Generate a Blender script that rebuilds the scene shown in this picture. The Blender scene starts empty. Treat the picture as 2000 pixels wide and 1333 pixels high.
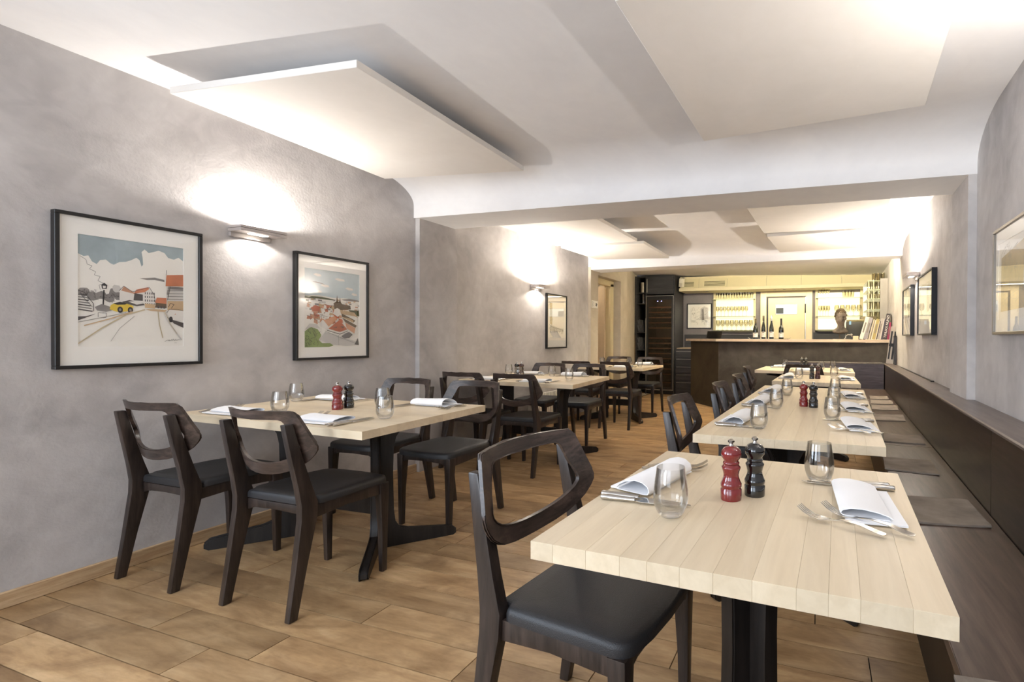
import bpy, bmesh, math, random
from mathutils import Vector, Matrix
random.seed(7)
S = bpy.context.scene
COL = S.collection
R = math.radians
PI = math.pi

# ------------------------------------------------------------------ camera
cd = bpy.data.cameras.new('camera'); cam = bpy.data.objects.new('camera', cd); COL.objects.link(cam); S.camera = cam
cd.sensor_width = 36; cd.lens = 928.5 / 2000 * 36; cd.shift_x = -0.1463; cd.shift_y = 0.0
cd.clip_start = 0.02
_pi, _ro, _ya = -0.0066, 0.0047, 0.3164
def _rot(v): return Vector((v[0]*math.cos(_ya)-v[1]*math.sin(_ya), v[0]*math.sin(_ya)+v[1]*math.cos(_ya), v[2]))
_fw = Vector((0, math.cos(_pi), math.sin(_pi))); _rt = Vector((1, 0, 0)); _up = Vector((0, -math.sin(_pi), math.cos(_pi)))
_r = _rot(_rt*math.cos(_ro)+_up*math.sin(_ro)); _u = _rot(-_rt*math.sin(_ro)+_up*math.cos(_ro)); _f = _rot(_fw)
cam.matrix_world = Matrix(((_r.x, _u.x, -_f.x, 0), (_r.y, _u.y, -_f.y, 0), (_r.z, _u.z, -_f.z, 1.15), (0, 0, 0, 1)))

# ------------------------------------------------------------------ world, lights, exposure
S.view_settings.view_transform = 'Standard'; S.view_settings.look = 'None'
S.view_settings.gamma = 1; S.view_settings.use_curve_mapping = False
S.view_settings.exposure = 1.68
W = bpy.data.worlds.new('world'); S.world = W; W.use_nodes = True
W.node_tree.nodes['Background'].inputs[0].default_value = (0.72, 0.82, 1.0, 1)
W.node_tree.nodes['Background'].inputs[1].default_value = 0.35

def area(name, loc, rot, sx, sy, e, col=(1, 1, 1)):
    l = bpy.data.lights.new(name, 'AREA'); l.shape = 'RECTANGLE'; l.size = sx; l.size_y = sy; l.energy = e; l.color = col
    o = bpy.data.objects.new(name, l); COL.objects.link(o); o.location = loc; o.rotation_euler = rot; return o
def point(name, loc, e, rad, col=(1, 0.86, 0.68)):
    l = bpy.data.lights.new(name, 'POINT'); l.energy = e; l.shadow_soft_size = rad; l.color = col
    o = bpy.data.objects.new(name, l); COL.objects.link(o); o.location = loc; return o
# daylight entering through the street windows behind the camera
area('daylight_left_window', (-2.2, -2.3, 1.45), (R(90), 0, 0), 1.5, 1.5, 26, (0.80, 0.89, 1.0))
area('daylight_right_window', (-0.25, -2.3, 1.45), (R(90), 0, 0), 1.5, 1.5, 8, (0.78, 0.88, 1.0))
area('daylight_side_window', (-3.75, -0.70, 1.45), (0, R(-90), 0), 1.5, 1.7, 24, (0.74, 0.86, 1.0))
# the strip light above the bar and the unseen lamp behind the second beam
area('bar_strip_light', (-0.6, 9.62, 2.085), (0, 0, 0), 2.9, 0.12, 6, (1.0, 0.88, 0.62))
area('beam_cove_light', (-0.3, 6.80, 2.30), (R(130), 0, 0), 2.6, 0.06, 34, (1.0, 0.90, 0.64))

# ------------------------------------------------------------------ materials
MATS = {}
def lin(c): return tuple((x/12.92 if x <= 0.04045 else ((x+0.055)/1.055)**2.4) for x in c)
def rgb(r, g, b): return lin((r/255, g/255, b/255))
class NT:
    def __init__(s, name):
        s.m = bpy.data.materials.new(name); s.m.use_nodes = True; s.t = s.m.node_tree; s.n = s.t.nodes; s.b = s.n['Principled BSDF']
    def add(s, typ, **kw):
        n = s.n.new(typ)
        for k, v in kw.items(): setattr(n, k, v)
        return n
    def link(s, a, b): s.t.links.new(a, b)
    def coords(s, scale=(1, 1, 1), world=False, jitter=True):
        mp = s.add('ShaderNodeMapping'); mp.inputs['Scale'].default_value = scale
        if world: src = s.add('ShaderNodeNewGeometry').outputs['Position']
        else: src = s.add('ShaderNodeTexCoord').outputs['Object']
        if jitter:
            oi = s.add('ShaderNodeObjectInfo'); mu = s.add('ShaderNodeMath', operation='MULTIPLY'); mu.inputs[1].default_value = 37.0
            s.link(oi.outputs['Random'], mu.inputs[0]); va = s.add('ShaderNodeVectorMath', operation='ADD')
            cb = s.add('ShaderNodeCombineXYZ')
            for i in range(3): s.link(mu.outputs[0], cb.inputs[i])
            s.link(src, va.inputs[0]); s.link(cb.outputs[0], va.inputs[1]); src = va.outputs[0]
        s.link(src, mp.inputs['Vector']); return mp.outputs['Vector']
    def noise(s, vec, scale=5, detail=4, rough=0.55, dist=0.0):
        n = s.add('ShaderNodeTexNoise'); n.inputs['Scale'].default_value = scale; n.inputs['Detail'].default_value = detail
        n.inputs['Roughness'].default_value = rough; n.inputs['Distortion'].default_value = dist
        s.link(vec, n.inputs['Vector']); return n.outputs['Fac']
    def ramp(s, fac, stops):
        r = s.add('ShaderNodeValToRGB'); e = r.color_ramp.elements
        e[0].position = stops[0][0]; e[0].color = (*stops[0][1], 1)
        e[1].position = stops[1][0]; e[1].color = (*stops[1][1], 1)
        for p, c in stops[2:]:
            q = e.new(p); q.color = (*c, 1)
        s.link(fac, r.inputs[0]); return r.outputs[0]
    def mix(s, fac, a, b, mode='MIX'):
        m = s.add('ShaderNodeMix', data_type='RGBA', blend_type=mode)
        if isinstance(fac, (int, float)): m.inputs[0].default_value = fac
        else: s.link(fac, m.inputs[0])
        for v, i in ((a, 6), (b, 7)):
            if isinstance(v, tuple): m.inputs[i].default_value = (*v[:3], 1)
            else: s.link(v, m.inputs[i])
        return m.outputs[2]
    def bump(s, h, strength=0.2, dist=0.01):
        b = s.add('ShaderNodeBump'); b.inputs['Strength'].default_value = strength; b.inputs['Distance'].default_value = dist
        s.link(h, b.inputs['Height']); s.link(b.outputs[0], s.b.inputs['Normal'])
    def col(s, c):
        if isinstance(c, tuple): s.b.inputs['Base Color'].default_value = (*c, 1)
        else: s.link(c, s.b.inputs['Base Color'])
def plain(name, c, rough=0.5, metal=0.0, spec=0.5, var=0.06, bump=0.0, bscale=200, coat=0.0):
    if name in MATS: return MATS[name]
    m = NT(name); v = m.coords(); n = m.noise(v, 9, 3)
    a = tuple(x*(1-var) for x in c); b = tuple(min(1, x*(1+var)) for x in c)
    m.col(m.ramp(n, [(0.3, a), (0.7, b)]))
    m.b.inputs['Roughness'].default_value = rough; m.b.inputs['Metallic'].default_value = metal
    m.b.inputs['Specular IOR Level'].default_value = spec; m.b.inputs['Coat Weight'].default_value = coat
    if bump: m.bump(m.noise(v, bscale, 3), bump, 0.002)
    MATS[name] = m.m; return m.m
def emit(name, c, e):
    if name in MATS: return MATS[name]
    m = NT(name); m.b.inputs['Base Color'].default_value = (*c, 1); m.b.inputs['Emission Color'].default_value = (*c, 1)
    m.b.inputs['Emission Strength'].default_value = e; MATS[name] = m.m; return m.m
def wood(name, dark, mid, light, axis='X', scale=1.0, rough=0.45, contrast=(0.3, 0.7), bump=0.08, world=False, varo=0.12, coat=0.0, ring=0.5, fine=0.22):
    if name in MATS: return MATS[name]
    st = {'X': (1.2, 14, 14), 'Y': (14, 1.2, 14), 'Z': (14, 14, 1.2)}[axis]
    m = NT(name); v = m.coords(tuple(k*scale for k in st), world)
    n1 = m.noise(v, 2.2, 5, 0.6, ring); n2 = m.noise(v, 11, 3, 0.7, 0.2)
    c = m.ramp(n1, [(contrast[0], dark), (contrast[1], light), ((contrast[0]+contrast[1])/2, mid)])
    c = m.mix(fine, c, m.ramp(n2, [(0.35, tuple(x*0.6 for x in dark)), (0.6, light)]))
    oi = m.add('ShaderNodeObjectInfo'); mr = m.add('ShaderNodeMapRange')
    mr.inputs['To Min'].default_value = 1-varo; mr.inputs['To Max'].default_value = 1+varo; m.link(oi.outputs['Random'], mr.inputs['Value'])
    hs = m.add('ShaderNodeHueSaturation'); m.link(mr.outputs[0], hs.inputs['Value']); m.link(c, hs.inputs['Color'])
    m.col(hs.outputs['Color']); m.b.inputs['Roughness'].default_value = rough; m.b.inputs['Coat Weight'].default_value = coat
    m.bump(n2, bump, 0.002); MATS[name] = m.m; return m.m
def plaster(name, c1, c2, bump=0.35, sc=1.0, world=True, big=1.3):
    m = NT(name); v = m.coords((1, 1, 1), world, False)
    n = m.noise(v, big, 5, 0.6, 0.6); n2 = m.noise(v, 75*sc, 4, 0.6); n3 = m.noise(v, 9, 3, 0.5, 0.8)
    c = m.ramp(n, [(0.35, c1), (0.66, c2)]); c = m.mix(0.18, c, m.ramp(n3, [(0.4, c1), (0.62, c2)]))
    m.col(c); m.b.inputs['Roughness'].default_value = 0.8; m.b.inputs['Specular IOR Level'].default_value = 0.25
    ad = m.add('ShaderNodeMath', operation='ADD'); m.link(n2, ad.inputs[0]); m.link(n3, ad.inputs[1])
    m.bump(ad.outputs[0], bump, 0.004); MATS[name] = m.m; return m.m
M_WALL = plaster('grey_plaster', rgb(170, 165, 163), rgb(210, 205, 202))
M_WALL2 = plaster('beige_plaster', rgb(182, 170, 152), rgb(208, 196, 178), 0.2)
M_CEIL = plaster('ceiling_white', rgb(222, 218, 214), rgb(232, 228, 224), 0.08)
M_BEAM = plaster('beam_white', rgb(226, 224, 224), rgb(236, 234, 233), 0.06)
M_PANEL = plaster('panel_white', rgb(228, 223, 216), rgb(236, 231, 225), 0.05)
def floor_mat():
    m = NT('floor_boards'); v = m.coords((1.3, 7, 7)); v2 = m.coords((1.1, 2.4, 1)); v3 = m.coords((1, 1, 1))
    n1 = m.noise(v, 2.0, 5, 0.6, 0.6); n2 = m.noise(v2, 2.6, 4, 0.6, 0.8); n3 = m.noise(v, 14, 3, 0.7)
    c = m.ramp(n1, [(0.25, rgb(158, 124, 86)), (0.75, rgb(206, 174, 132)), (0.5, rgb(184, 150, 108))])
    sm = m.ramp(n2, [(0.42, (0, 0, 0)), (0.68, (0.75, 0.75, 0.75))])
    c = m.mix(sm, c, rgb(122, 90, 58))
    c = m.mix(0.10, c, m.ramp(n3, [(0.35, rgb(104, 74, 46)), (0.6, rgb(206, 172, 132))]))
    oi = m.add('ShaderNodeObjectInfo'); mr = m.add('ShaderNodeMapRange'); mr.inputs['To Min'].default_value = 0.80; mr.inputs['To Max'].default_value = 1.14
    m.link(oi.outputs['Random'], mr.inputs['Value']); hs = m.add('ShaderNodeHueSaturation'); m.link(mr.outputs[0], hs.inputs['Value']); m.link(c, hs.inputs['Color'])
    m.col(hs.outputs['Color']); m.b.inputs['Roughness'].default_value = 0.42; m.b.inputs['Specular IOR Level'].default_value = 0.4
    m.bump(n3, 0.05, 0.002); return m.m
M_FLOOR = floor_mat()
M_JOINT = plain('floor_joint', rgb(30, 20, 10), 0.95)
M_SKIRT = wood('oak_skirting', rgb(176, 140, 100), rgb(204, 172, 132), rgb(222, 194, 156), 'Y', 1, 0.5)
M_TOPY = wood('maple_along', rgb(219, 200, 169), rgb(226, 208, 178), rgb(233, 216, 187), 'Y', 0.5, 0.40, varo=0.06, bump=0.015, ring=1.2, fine=0.07)
M_TOPX = wood('maple_across', rgb(219, 200, 169), rgb(226, 208, 178), rgb(233, 216, 187), 'X', 0.5, 0.40, varo=0.06, bump=0.015, ring=1.2, fine=0.07)
M_CHAIR = wood('stained_beech', rgb(30, 24, 22), rgb(46, 38, 34), rgb(72, 60, 54), 'Z', 0.9, 0.33, bump=0.06, varo=0.1)
M_CHAIRX = wood('stained_beech_back', rgb(38, 31, 28), rgb(58, 48, 43), rgb(94, 78, 70), 'X', 0.7, 0.3, bump=0.05, varo=0.1, ring=1.5)
M_PED = wood('black_stained_wood', rgb(18, 15, 14), rgb(28, 24, 22), rgb(44, 38, 35), 'Z', 1, 0.4, bump=0.06)
M_LEATHER = plain('black_leather', rgb(42, 42, 44), 0.42, 0, 0.5, 0.1, 0.5, 420)
M_BENCH = wood('bench_wood', rgb(62, 48, 40), rgb(84, 67, 57), rgb(104, 86, 74), 'Y', 0.55, 0.34, bump=0.05, varo=0.05, ring=1.6)
M_BACK = wood('bench_back_wood', rgb(34, 26, 22), rgb(48, 38, 32), rgb(70, 57, 49), 'Y', 0.45, 0.3, bump=0.05, varo=0.06, ring=2.2)
M_ENDB = wood('end_bench_wood', rgb(62, 56, 62), rgb(80, 73, 80), rgb(100, 93, 100), 'X', 0.6, 0.35, bump=0.04, ring=2.2)
M_FELT = plain('grey_felt', rgb(146, 135, 124), 0.95, 0, 0.2, 0.22, 1.0, 260)
M_BLACK = plain('black_frame', rgb(24, 23, 23), 0.38)
M_STEELF = plain('brushed_frame', rgb(150, 142, 132), 0.35, 0.7)
M_MAT = plain('picture_mount', rgb(249, 246, 240), 0.7, var=0.01)
M_PAPER = plain('drawing_paper', rgb(246, 242, 234), 0.7, var=0.015)
M_STEEL = plain('cutlery_steel', rgb(200, 196, 190), 0.16, 1.0, var=0.03)
M_ALU = plain('brushed_aluminium', rgb(176, 172, 168), 0.35, 0.8, var=0.03)
M_SCONCE = plain('sconce_grey', rgb(176, 168, 164), 0.45, 0.2, var=0.02)
M_NAP = plain('white_linen', rgb(250, 250, 252), 0.85, var=0.01, bump=0.1, bscale=600)
M_RED = plain('red_lacquer', rgb(122, 22, 24), 0.1, 0, 0.6, 0.03, coat=0.8)
M_BLK = plain('black_lacquer', rgb(16, 15, 16), 0.08, 0, 0.6, 0.03, coat=0.8)
M_DRED = plain('dark_red_lacquer', rgb(70, 20, 18), 0.1, 0, 0.6, 0.03, coat=0.8)
M_BAR = plaster('bar_slate', rgb(58, 52, 46), rgb(84, 78, 72), 0.1, 0.5, True, 2.2)
M_BARL = plaster('bar_slate_brown', rgb(56, 47, 34), rgb(72, 62, 46), 0.1, 0.5, True, 2.2)
M_COUNTER = wood('counter_wood', rgb(176, 154, 130), rgb(196, 174, 150), rgb(210, 190, 168), 'X', 0.6, 0.4)
M_CAB = wood('charcoal_veneer', rgb(36, 35, 37), rgb(47, 46, 48), rgb(60, 58, 60), 'X', 0.7, 0.5, bump=0.04)
M_CABD = plain('cabinet_inside', rgb(26, 26, 28), 0.6)
M_CREAM = plain('cream_paint', rgb(216, 200, 162), 0.5, var=0.02)
M_CREAM2 = plain('door_frame_paint', rgb(222, 206, 172), 0.5, var=0.02)
M_GREYW = plain('grey_paint', rgb(128, 122, 124), 0.7, var=0.05)
M_SOFFIT = plain('soffit_paint', rgb(214, 202, 168), 0.6, var=0.03)
M_GLOW = emit('backlit_panel', (1.0, 0.92, 0.66), 0.22)
M_LAMP = emit('lamp_glass', (1.0, 0.93, 0.8), 3)
M_LED = emit('blue_display', (0.35, 0.35, 1.0), 6)
M_BOTTLE = plain('bottle_glass', rgb(22, 26, 18), 0.07, 0, 0.6, coat=0.5)
M_LABEL = plain('bottle_label', rgb(214, 206, 200), 0.7)
M_BUST = plaster('bust_clay', rgb(66, 57, 50), rgb(124, 112, 102), 0.5, 1.5, False, 8)
def glass_mat(name, tint=(1, 1, 1), refl=0.9, rough=0.0, cap=1.0):
    m = NT(name); t = m.t; n = m.n; tr = n.new('ShaderNodeBsdfTransparent'); tr.inputs[0].default_value = (*tint, 1)
    gl = n.new('ShaderNodeBsdfGlossy'); gl.inputs['Roughness'].default_value = rough
    fr = n.new('ShaderNodeFresnel'); fr.inputs[0].default_value = 1.5
    vv = m.coords(); nz = m.noise(vv, 6, 2)
    mu = n.new('ShaderNodeMath'); mu.operation = 'MULTIPLY'; mu.inputs[1].default_value = refl
    mn = n.new('ShaderNodeMath'); mn.operation = 'MINIMUM'; mn.inputs[1].default_value = cap
    mx = n.new('ShaderNodeMixShader'); t.links.new(fr.outputs[0], mn.inputs[0]); t.links.new(mn.outputs[0], mu.inputs[0]); t.links.new(mu.outputs[0], mx.inputs[0])
    t.links.new(m.ramp(nz, [(0, (0.97,)*3), (1, (1,)*3)]), gl.inputs[0])
    t.links.new(tr.outputs[0], mx.inputs[1]); t.links.new(gl.outputs[0], mx.inputs[2]); t.links.new(mx.outputs[0], n['Material Output'].inputs['Surface'])
    MATS[name] = m.m; return m.m
M_GLASS = glass_mat('thin_glass', (0.975, 0.975, 0.97), 1.0, 0.0, 0.7)
M_PANE = glass_mat('picture_glass', (1, 1, 1), 0.6, 0.0, 0.40)
M_DARKGLASS = glass_mat('smoked_glass', (0.72, 0.64, 0.58), 1.0, 0.02)

# ------------------------------------------------------------------ mesh helpers
def setp(o, label=None, cat=None, group=None, kind=None):
    if label: o['label'] = label
    if cat: o['category'] = cat
    if group: o['group'] = group
    if kind: o['kind'] = kind
    return o
def finish(bm, name, mats, sharp=35, recalc=True):
    if recalc: bmesh.ops.recalc_face_normals(bm, faces=bm.faces)
    else: bm.normal_update()
    me = bpy.data.meshes.new(name)
    cs = math.cos(R(sharp))
    for f in bm.faces: f.smooth = True
    for e in bm.edges:
        if len(e.link_faces) == 2 and e.link_faces[0].normal.dot(e.link_faces[1].normal) < cs: e.smooth = False
    bm.to_mesh(me); bm.free()
    for m in (mats if isinstance(mats, (list, tuple)) else [mats]): me.materials.append(m)
    return me
def obj(name, data, parent=None, loc=(0, 0, 0), rz=0.0, rot=None):
    o = bpy.data.objects.new(name, data); COL.objects.link(o); o.location = loc
    o.rotation_euler = rot if rot else (0, 0, rz)
    if parent: o.parent = parent
    return o
def thing(name, label, cat, loc=(0, 0, 0), rz=0, group=None):
    o = bpy.data.objects.new(name, None); COL.objects.link(o); o.location = loc; o.rotation_euler = (0, 0, rz)
    o.empty_display_size = 0.05
    return setp(o, label, cat, group)
def B(): return bmesh.new()
def hexa(bm, p, mi=0):
    """p = 4 bottom points ccw + 4 top points"""
    v = [bm.verts.new(q) for q in p]
    for f in ((3, 2, 1, 0), (4, 5, 6, 7), (0, 1, 5, 4), (1, 2, 6, 5), (2, 3, 7, 6), (3, 0, 4, 7)):
        fc = bm.faces.new([v[i] for i in f]); fc.material_index = mi
    return v
def box(bm, x0, x1, y0, y1, z0, z1, mi=0, bev=0.0):
    v = hexa(bm, [(x0, y0, z0), (x1, y0, z0), (x1, y1, z0), (x0, y1, z0), (x0, y0, z1), (x1, y0, z1), (x1, y1, z1), (x0, y1, z1)], mi)
    if bev:
        es = list({e for q in v for e in q.link_edges})
        bmesh.ops.bevel(bm, geom=es, offset=bev, segments=2 if bev > 0.003 else 1, profile=0.6, affect='EDGES')
    return v
def boxo(name, x0, x1, y0, y1, z0, z1, m, parent=None, bev=0.0, loc=None):
    """a box as its own object, its origin at its centre"""
    c = ((x0+x1)/2, (y0+y1)/2, (z0+z1)/2) if loc is None else loc
    bm = B(); box(bm, x0-c[0], x1-c[0], y0-c[1], y1-c[1], z0-c[2], z1-c[2], 0, bev)
    return obj(name, finish(bm, name, m), parent, c)
def lathe(bm, prof, seg=24, cx=0, cy=0, mi=0, close=True):
    rings = []
    for r, z in prof:
        if r < 1e-5: rings.append([bm.verts.new((cx, cy, z))])
        else: rings.append([bm.verts.new((cx+r*math.cos(2*PI*i/seg), cy+r*math.sin(2*PI*i/seg), z)) for i in range(seg)])
    for a, b in zip(rings, rings[1:]):
        for i in range(seg):
            j = (i+1) % seg
            if len(a) == 1 and len(b) == 1: continue
            if len(a) == 1: f = bm.faces.new((a[0], b[i], b[j]))
            elif len(b) == 1: f = bm.faces.new((a[i], a[j], b[0]))
            else: f = bm.faces.new((a[i], a[j], b[j], b[i]))
            f.material_index = mi
    return rings
def tube(bm, pts, r, seg=8, mi=0, cap=True):
    rings = []
    n = len(pts); pts = [Vector(p) for p in pts]
    rr = r if isinstance(r, (list, tuple)) else [r]*n
    for i, p in enumerate(pts):
        d = (pts[min(i+1, n-1)]-pts[max(i-1, 0)]).normalized()
        a = d.cross(Vector((0, 0, 1)));
        if a.length < 1e-3: a = d.cross(Vector((1, 0, 0)))
        a.normalize(); b = d.cross(a)
        rings.append([bm.verts.new(p+(a*math.cos(2*PI*k/seg)+b*math.sin(2*PI*k/seg))*rr[i]) for k in range(seg)])
    for a, b in zip(rings, rings[1:]):
        for k in range(seg): bm.faces.new((a[k], a[(k+1) % seg], b[(k+1) % seg], b[k])).material_index = mi
    if cap:
        bm.faces.new(rings[0][::-1]).material_index = mi; bm.faces.new(rings[-1]).material_index = mi
def sweep_rect(bm, secs, mi=0, bev=0.004):
    """secs: list of 4-point rings (lists of 3-vectors); skinned and capped"""
    rs = [[bm.verts.new(q) for q in s] for s in secs]; n = len(rs[0]); new = [v for r_ in rs for v in r_]
    for a, b in zip(rs, rs[1:]):
        for k in range(n): bm.faces.new((a[k], a[(k+1) % n], b[(k+1) % n], b[k])).material_index = mi
    bm.faces.new(rs[0][::-1]).material_index = mi; bm.faces.new(rs[-1]).material_index = mi
    if bev:
        es = [e for e in {e for v in new for e in v.link_edges} if len(e.link_faces) == 2 and e.link_faces[0].normal.length >= 0]
        bm.normal_update()
        es = [e for e in es if e.link_faces[0].normal.dot(e.link_faces[1].normal) < 0.75]
        bmesh.ops.bevel(bm, geom=es, offset=bev, segments=2, profile=0.6, affect='EDGES')
def poly_prism(bm, pts, y0, y1, plane='XZ', mi=0):
    """extrude a 2D outline (x,z) between y0 and y1"""
    def P(a, b, t): return (a, t, b) if plane == 'XZ' else ((t, a, b) if plane == 'YZ' else (a, b, t))
    A = [bm.verts.new(P(a, b, y0)) for a, b in pts]; C = [bm.verts.new(P(a, b, y1)) for a, b in pts]
    bm.faces.new(A[::-1]).material_index = mi; bm.faces.new(C).material_index = mi
    n = len(pts)
    for i in range(n): bm.faces.new((A[i], A[(i+1) % n], C[(i+1) % n], C[i])).material_index = mi

# ------------------------------------------------------------------ the setting
XL = -3.25
def ceil_z(x): return 2.447 - 0.030*(x-XL)
def xr(y): return 0.72+0.04*y
YF, YB = -2.0, 9.9
fl = boxo('floor', XL-0.6, 1.4, YF-0.2, YB+0.3, -0.12, -0.008, M_JOINT); setp(fl, kind='structure')
fc = fl.location.copy()
fixed = {7: [-3.013], 8: [-2.481, -1.913, -1.04], 9: [-2.95, -1.155], 10: [-1.731, -0.72], 11: [-2.6, -1.28], 12: [-2.2, -1.0]}
pitch = 0.1443
rng = random.Random(11); rest = B(); k = 0; y = 0.996-pitch*7; npl = 0
while y < 9.8:
    xs = [XL if y < 9.3 else -3.6]; xe = xr(y) - 0.02
    if y > 6.6 and y < 7.5: xs = [-3.6]
    if k in fixed: xs += fixed[k]
    xx = xs[-1] + (rng.uniform(0.3, 1.0) if k not in fixed else rng.uniform(0.7, 1.2))
    while xx < xe-0.15:
        xs.append(xx); xx += rng.choice((0.55, 0.8, 1.0, 1.15, 1.3))*rng.uniform(0.92, 1.08)
    xs.append(xe)
    for a, b in zip(xs, xs[1:]):
        g = 0.0019
        if y < 0.25 or npl >= 295:
            box(rest, a+g-fc.x, b-g-fc.x, y+g-fc.y, y+pitch-g-fc.y, -0.012-fc.z, 0-fc.z)
        else:
            c = ((a+b)/2, y+pitch/2, -0.006); bm = B()
            box(bm, a+g-c[0], b-g-c[0], -pitch/2+g, pitch/2-g, -0.006, 0.006-rng.random()*0.0005)
            o = obj('plank', finish(bm, 'plank', M_FLOOR), fl, (c[0]-fc.x, c[1]-fc.y, c[2]-fc.z)); npl += 1
    y += pitch; k += 1
yy = YF
while yy < 0.996-pitch*7-0.01:
    xx = XL
    while xx < xr(yy)-0.02:
        x2 = min(xx+rng.uniform(0.6, 1.2), xr(yy)-0.02); box(rest, xx+0.001-fc.x, x2-0.001-fc.x, yy+0.001-fc.y, min(yy+pitch, 0.996-pitch*7)-0.001-fc.y, -0.012-fc.z, 0-fc.z); xx = x2
    yy += pitch
ro = obj('plank_field', finish(rest, 'plank_field', M_FLOOR), fl); ro['kind'] = 'stuff'

def structure(name, bm, m, sharp=35):
    o = obj(name, finish(bm, name, m, sharp)); setp(o, kind='structure'); return o
# left wall: two plaster fields, the pier between them, the pier at the second beam
bm = B()
for y0, y1, z0, z1 in ((YF, -1.6, 0, 2.62), (0.2, 6.39, 0, 2.62), (-1.6, 0.2, 0, 0.6), (-1.6, 0.2, 2.3, 2.62)): box(bm, XL-0.35, XL, y0, y1, z0, z1)
wl = structure('wall_left', bm, M_WALL)
bm = B()
for y0, y1, z0, z1 in ((-1.6, -1.54, 0.6, 2.3), (0.14, 0.2, 0.6, 2.3), (-1.54, 0.14, 0.6, 0.66), (-1.54, 0.14, 2.24, 2.3)): box(bm, XL-0.22, XL-0.15, y0, y1, z0, z1)
structure('window_3', bm, M_MAT)
bm = B(); box(bm, XL-0.001, -3.205, 3.19, 3.63, 0, 2.16); structure('trim_1', bm, M_WALL)
bm = B(); box(bm, -3.6, -3.205, 6.39, 6.64, 0, 2.2); structure('trim_2', bm, M_WALL2)
# doorway at the left of the bar: lintel, far jamb, slanted wall running to the tall cabinet
bm = B(); box(bm, -3.6, -3.205, 6.64, 7.52, 2.11, 2.6); box(bm, -3.6, -3.205, 7.52, 7.80, 0, 2.6)
hexa(bm, [(-3.7, 7.8, 0), (-3.205, 7.8, 0), (-3.62, 9.25, 0), (-4.0, 9.25, 0), (-3.7, 7.8, 2.6), (-3.205, 7.8, 2.6), (-3.62, 9.25, 2.6), (-4.0, 9.25, 2.6)])
structure('wall_left_bar', bm, M_WALL2)
# right wall follows its slight slant
bm = B()
hexa(bm, [(xr(YF), YF, 0), (xr(YF)+0.3, YF, 0), (xr(YB)+0.3, YB, 0), (xr(YB), YB, 0), (xr(YF), YF, 2.6), (xr(YF)+0.3, YF, 2.6), (xr(YB)+0.3, YB, 2.6), (xr(YB), YB, 2.6)])
structure('wall_right', bm, M_WALL)
bm = B(); hexa(bm, [(0.80, 3.08, 0.8), (0.86, 3.08, 0.8), (0.88, 3.50, 0.8), (0.815, 3.50, 0.8), (0.80, 3.08, 2.09), (0.86, 3.08, 2.09), (0.88, 3.50, 2.09), (0.815, 3.50, 2.09)]); structure('trim_3', bm, M_WALL)
bm = B(); box(bm, -4.1, 1.5, YB, YB+0.2, 0, 2.6); wb = structure('wall_back', bm, M_GREYW)
# street wall behind the camera with two window openings
bm = B()
for x0, x1, z0, z1 in ((-3.6, -3.05, 0, 2.6), (-1.35, -1.1, 0, 2.6), (0.6, 1.1, 0, 2.6), (-3.05, -1.35, 0, 0.6), (-3.05, -1.35, 2.3, 2.6), (-1.1, 0.6, 0, 0.6), (-1.1, 0.6, 2.3, 2.6)):
    box(bm, x0, x1, YF-0.2, YF, z0, z1)
structure('wall_front', bm, M_WALL)
for i, (x0, x1) in enumerate(((-3.05, -1.35), (-1.1, 0.6))):
    bm = B()
    for a, b, c, d in ((x0, x0+0.06, 0.6, 2.3), (x1-0.06, x1, 0.6, 2.3), (x0, x1, 0.6, 0.66), (x0, x1, 2.24, 2.3), ((x0+x1)/2-0.03, (x0+x1)/2+0.03, 0.6, 2.3)):
        box(bm, a, b, YF-0.12, YF-0.06, c, d)
    structure('window_%d' % (i+1), bm, M_CREAM2)
# ceiling: flat fields, coves rolling into the two cross beams
def prof_strip(bm, prof, xa, xb, nx=2):
    """prof: list of (yL, yR, dz or z flag) -> surface; z measured relative to the sloping ceiling or absolute pair"""
    rows = []
    for yl, yr, zl, zr in prof:
        rows.append([bm.verts.new((xa+(xb-xa)*t, yl+(yr-yl)*t, zl+(zr-zl)*t)) for t in [i/(nx-1) for i in range(nx)]])
    for a, b in zip(rows, rows[1:]):
        for i in range(nx-1): bm.faces.new((a[i], b[i], b[i+1], a[i+1]))
XA, XB = XL-0.35, 1.12
zA, zB = ceil_z(XA), ceil_z(XB)
def cove(yl, yr, a, drop):
    out = []
    for i in range(13):
        t = i/12*PI/2
        out.append((yl-a+a*math.sin(t), yr-a+a*math.sin(t), zA-drop*(1-math.cos(t)), zB-drop*(1-math.cos(t))))
    return out
bm = B()
b1 = dict(fl=3.18, fr=3.07, bl=3.61, br=3.46, zl=2.16, zr=2.07)
b2 = dict(fl=6.39, fr=6.42, bl=6.74, br=6.68, zl=2.155, zr=2.17)
pr = [(YF, YF, zA, zB)] + cove(3.18, 3.07, 0.42, 0.19) + [(b1['fl'], b1['fr'], b1['zl'], b1['zr'])]
pr += [(b1['bl'], b1['br'], b1['zl'], b1['zr']), (b1['bl'], b1['br'], zA, zB)]
pr += cove(6.39, 6.42, 0.48, 0.13) + [(b2['fl'], b2['fr'], b2['zl'], b2['zr']), (b2['bl'], b2['br'], b2['zl'], b2['zr']), (b2['bl'], b2['br'], zA, zB), (YB+0.1, YB+0.1, zA, zB)]
prof_strip(bm, pr, XA, XB)
me = finish(bm, 'ceiling', M_BEAM, 35, False)
ce = obj('ceiling', me); setp(ce, kind='structure')
bm = B(); box(bm, -4.75, 1.5, YF-0.2, YB+0.3, 2.62, 2.7); structure('sky_cover', bm, M_CEIL)  # unseen slab above the ceiling, widened to keep sky light out of the passage
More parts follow.
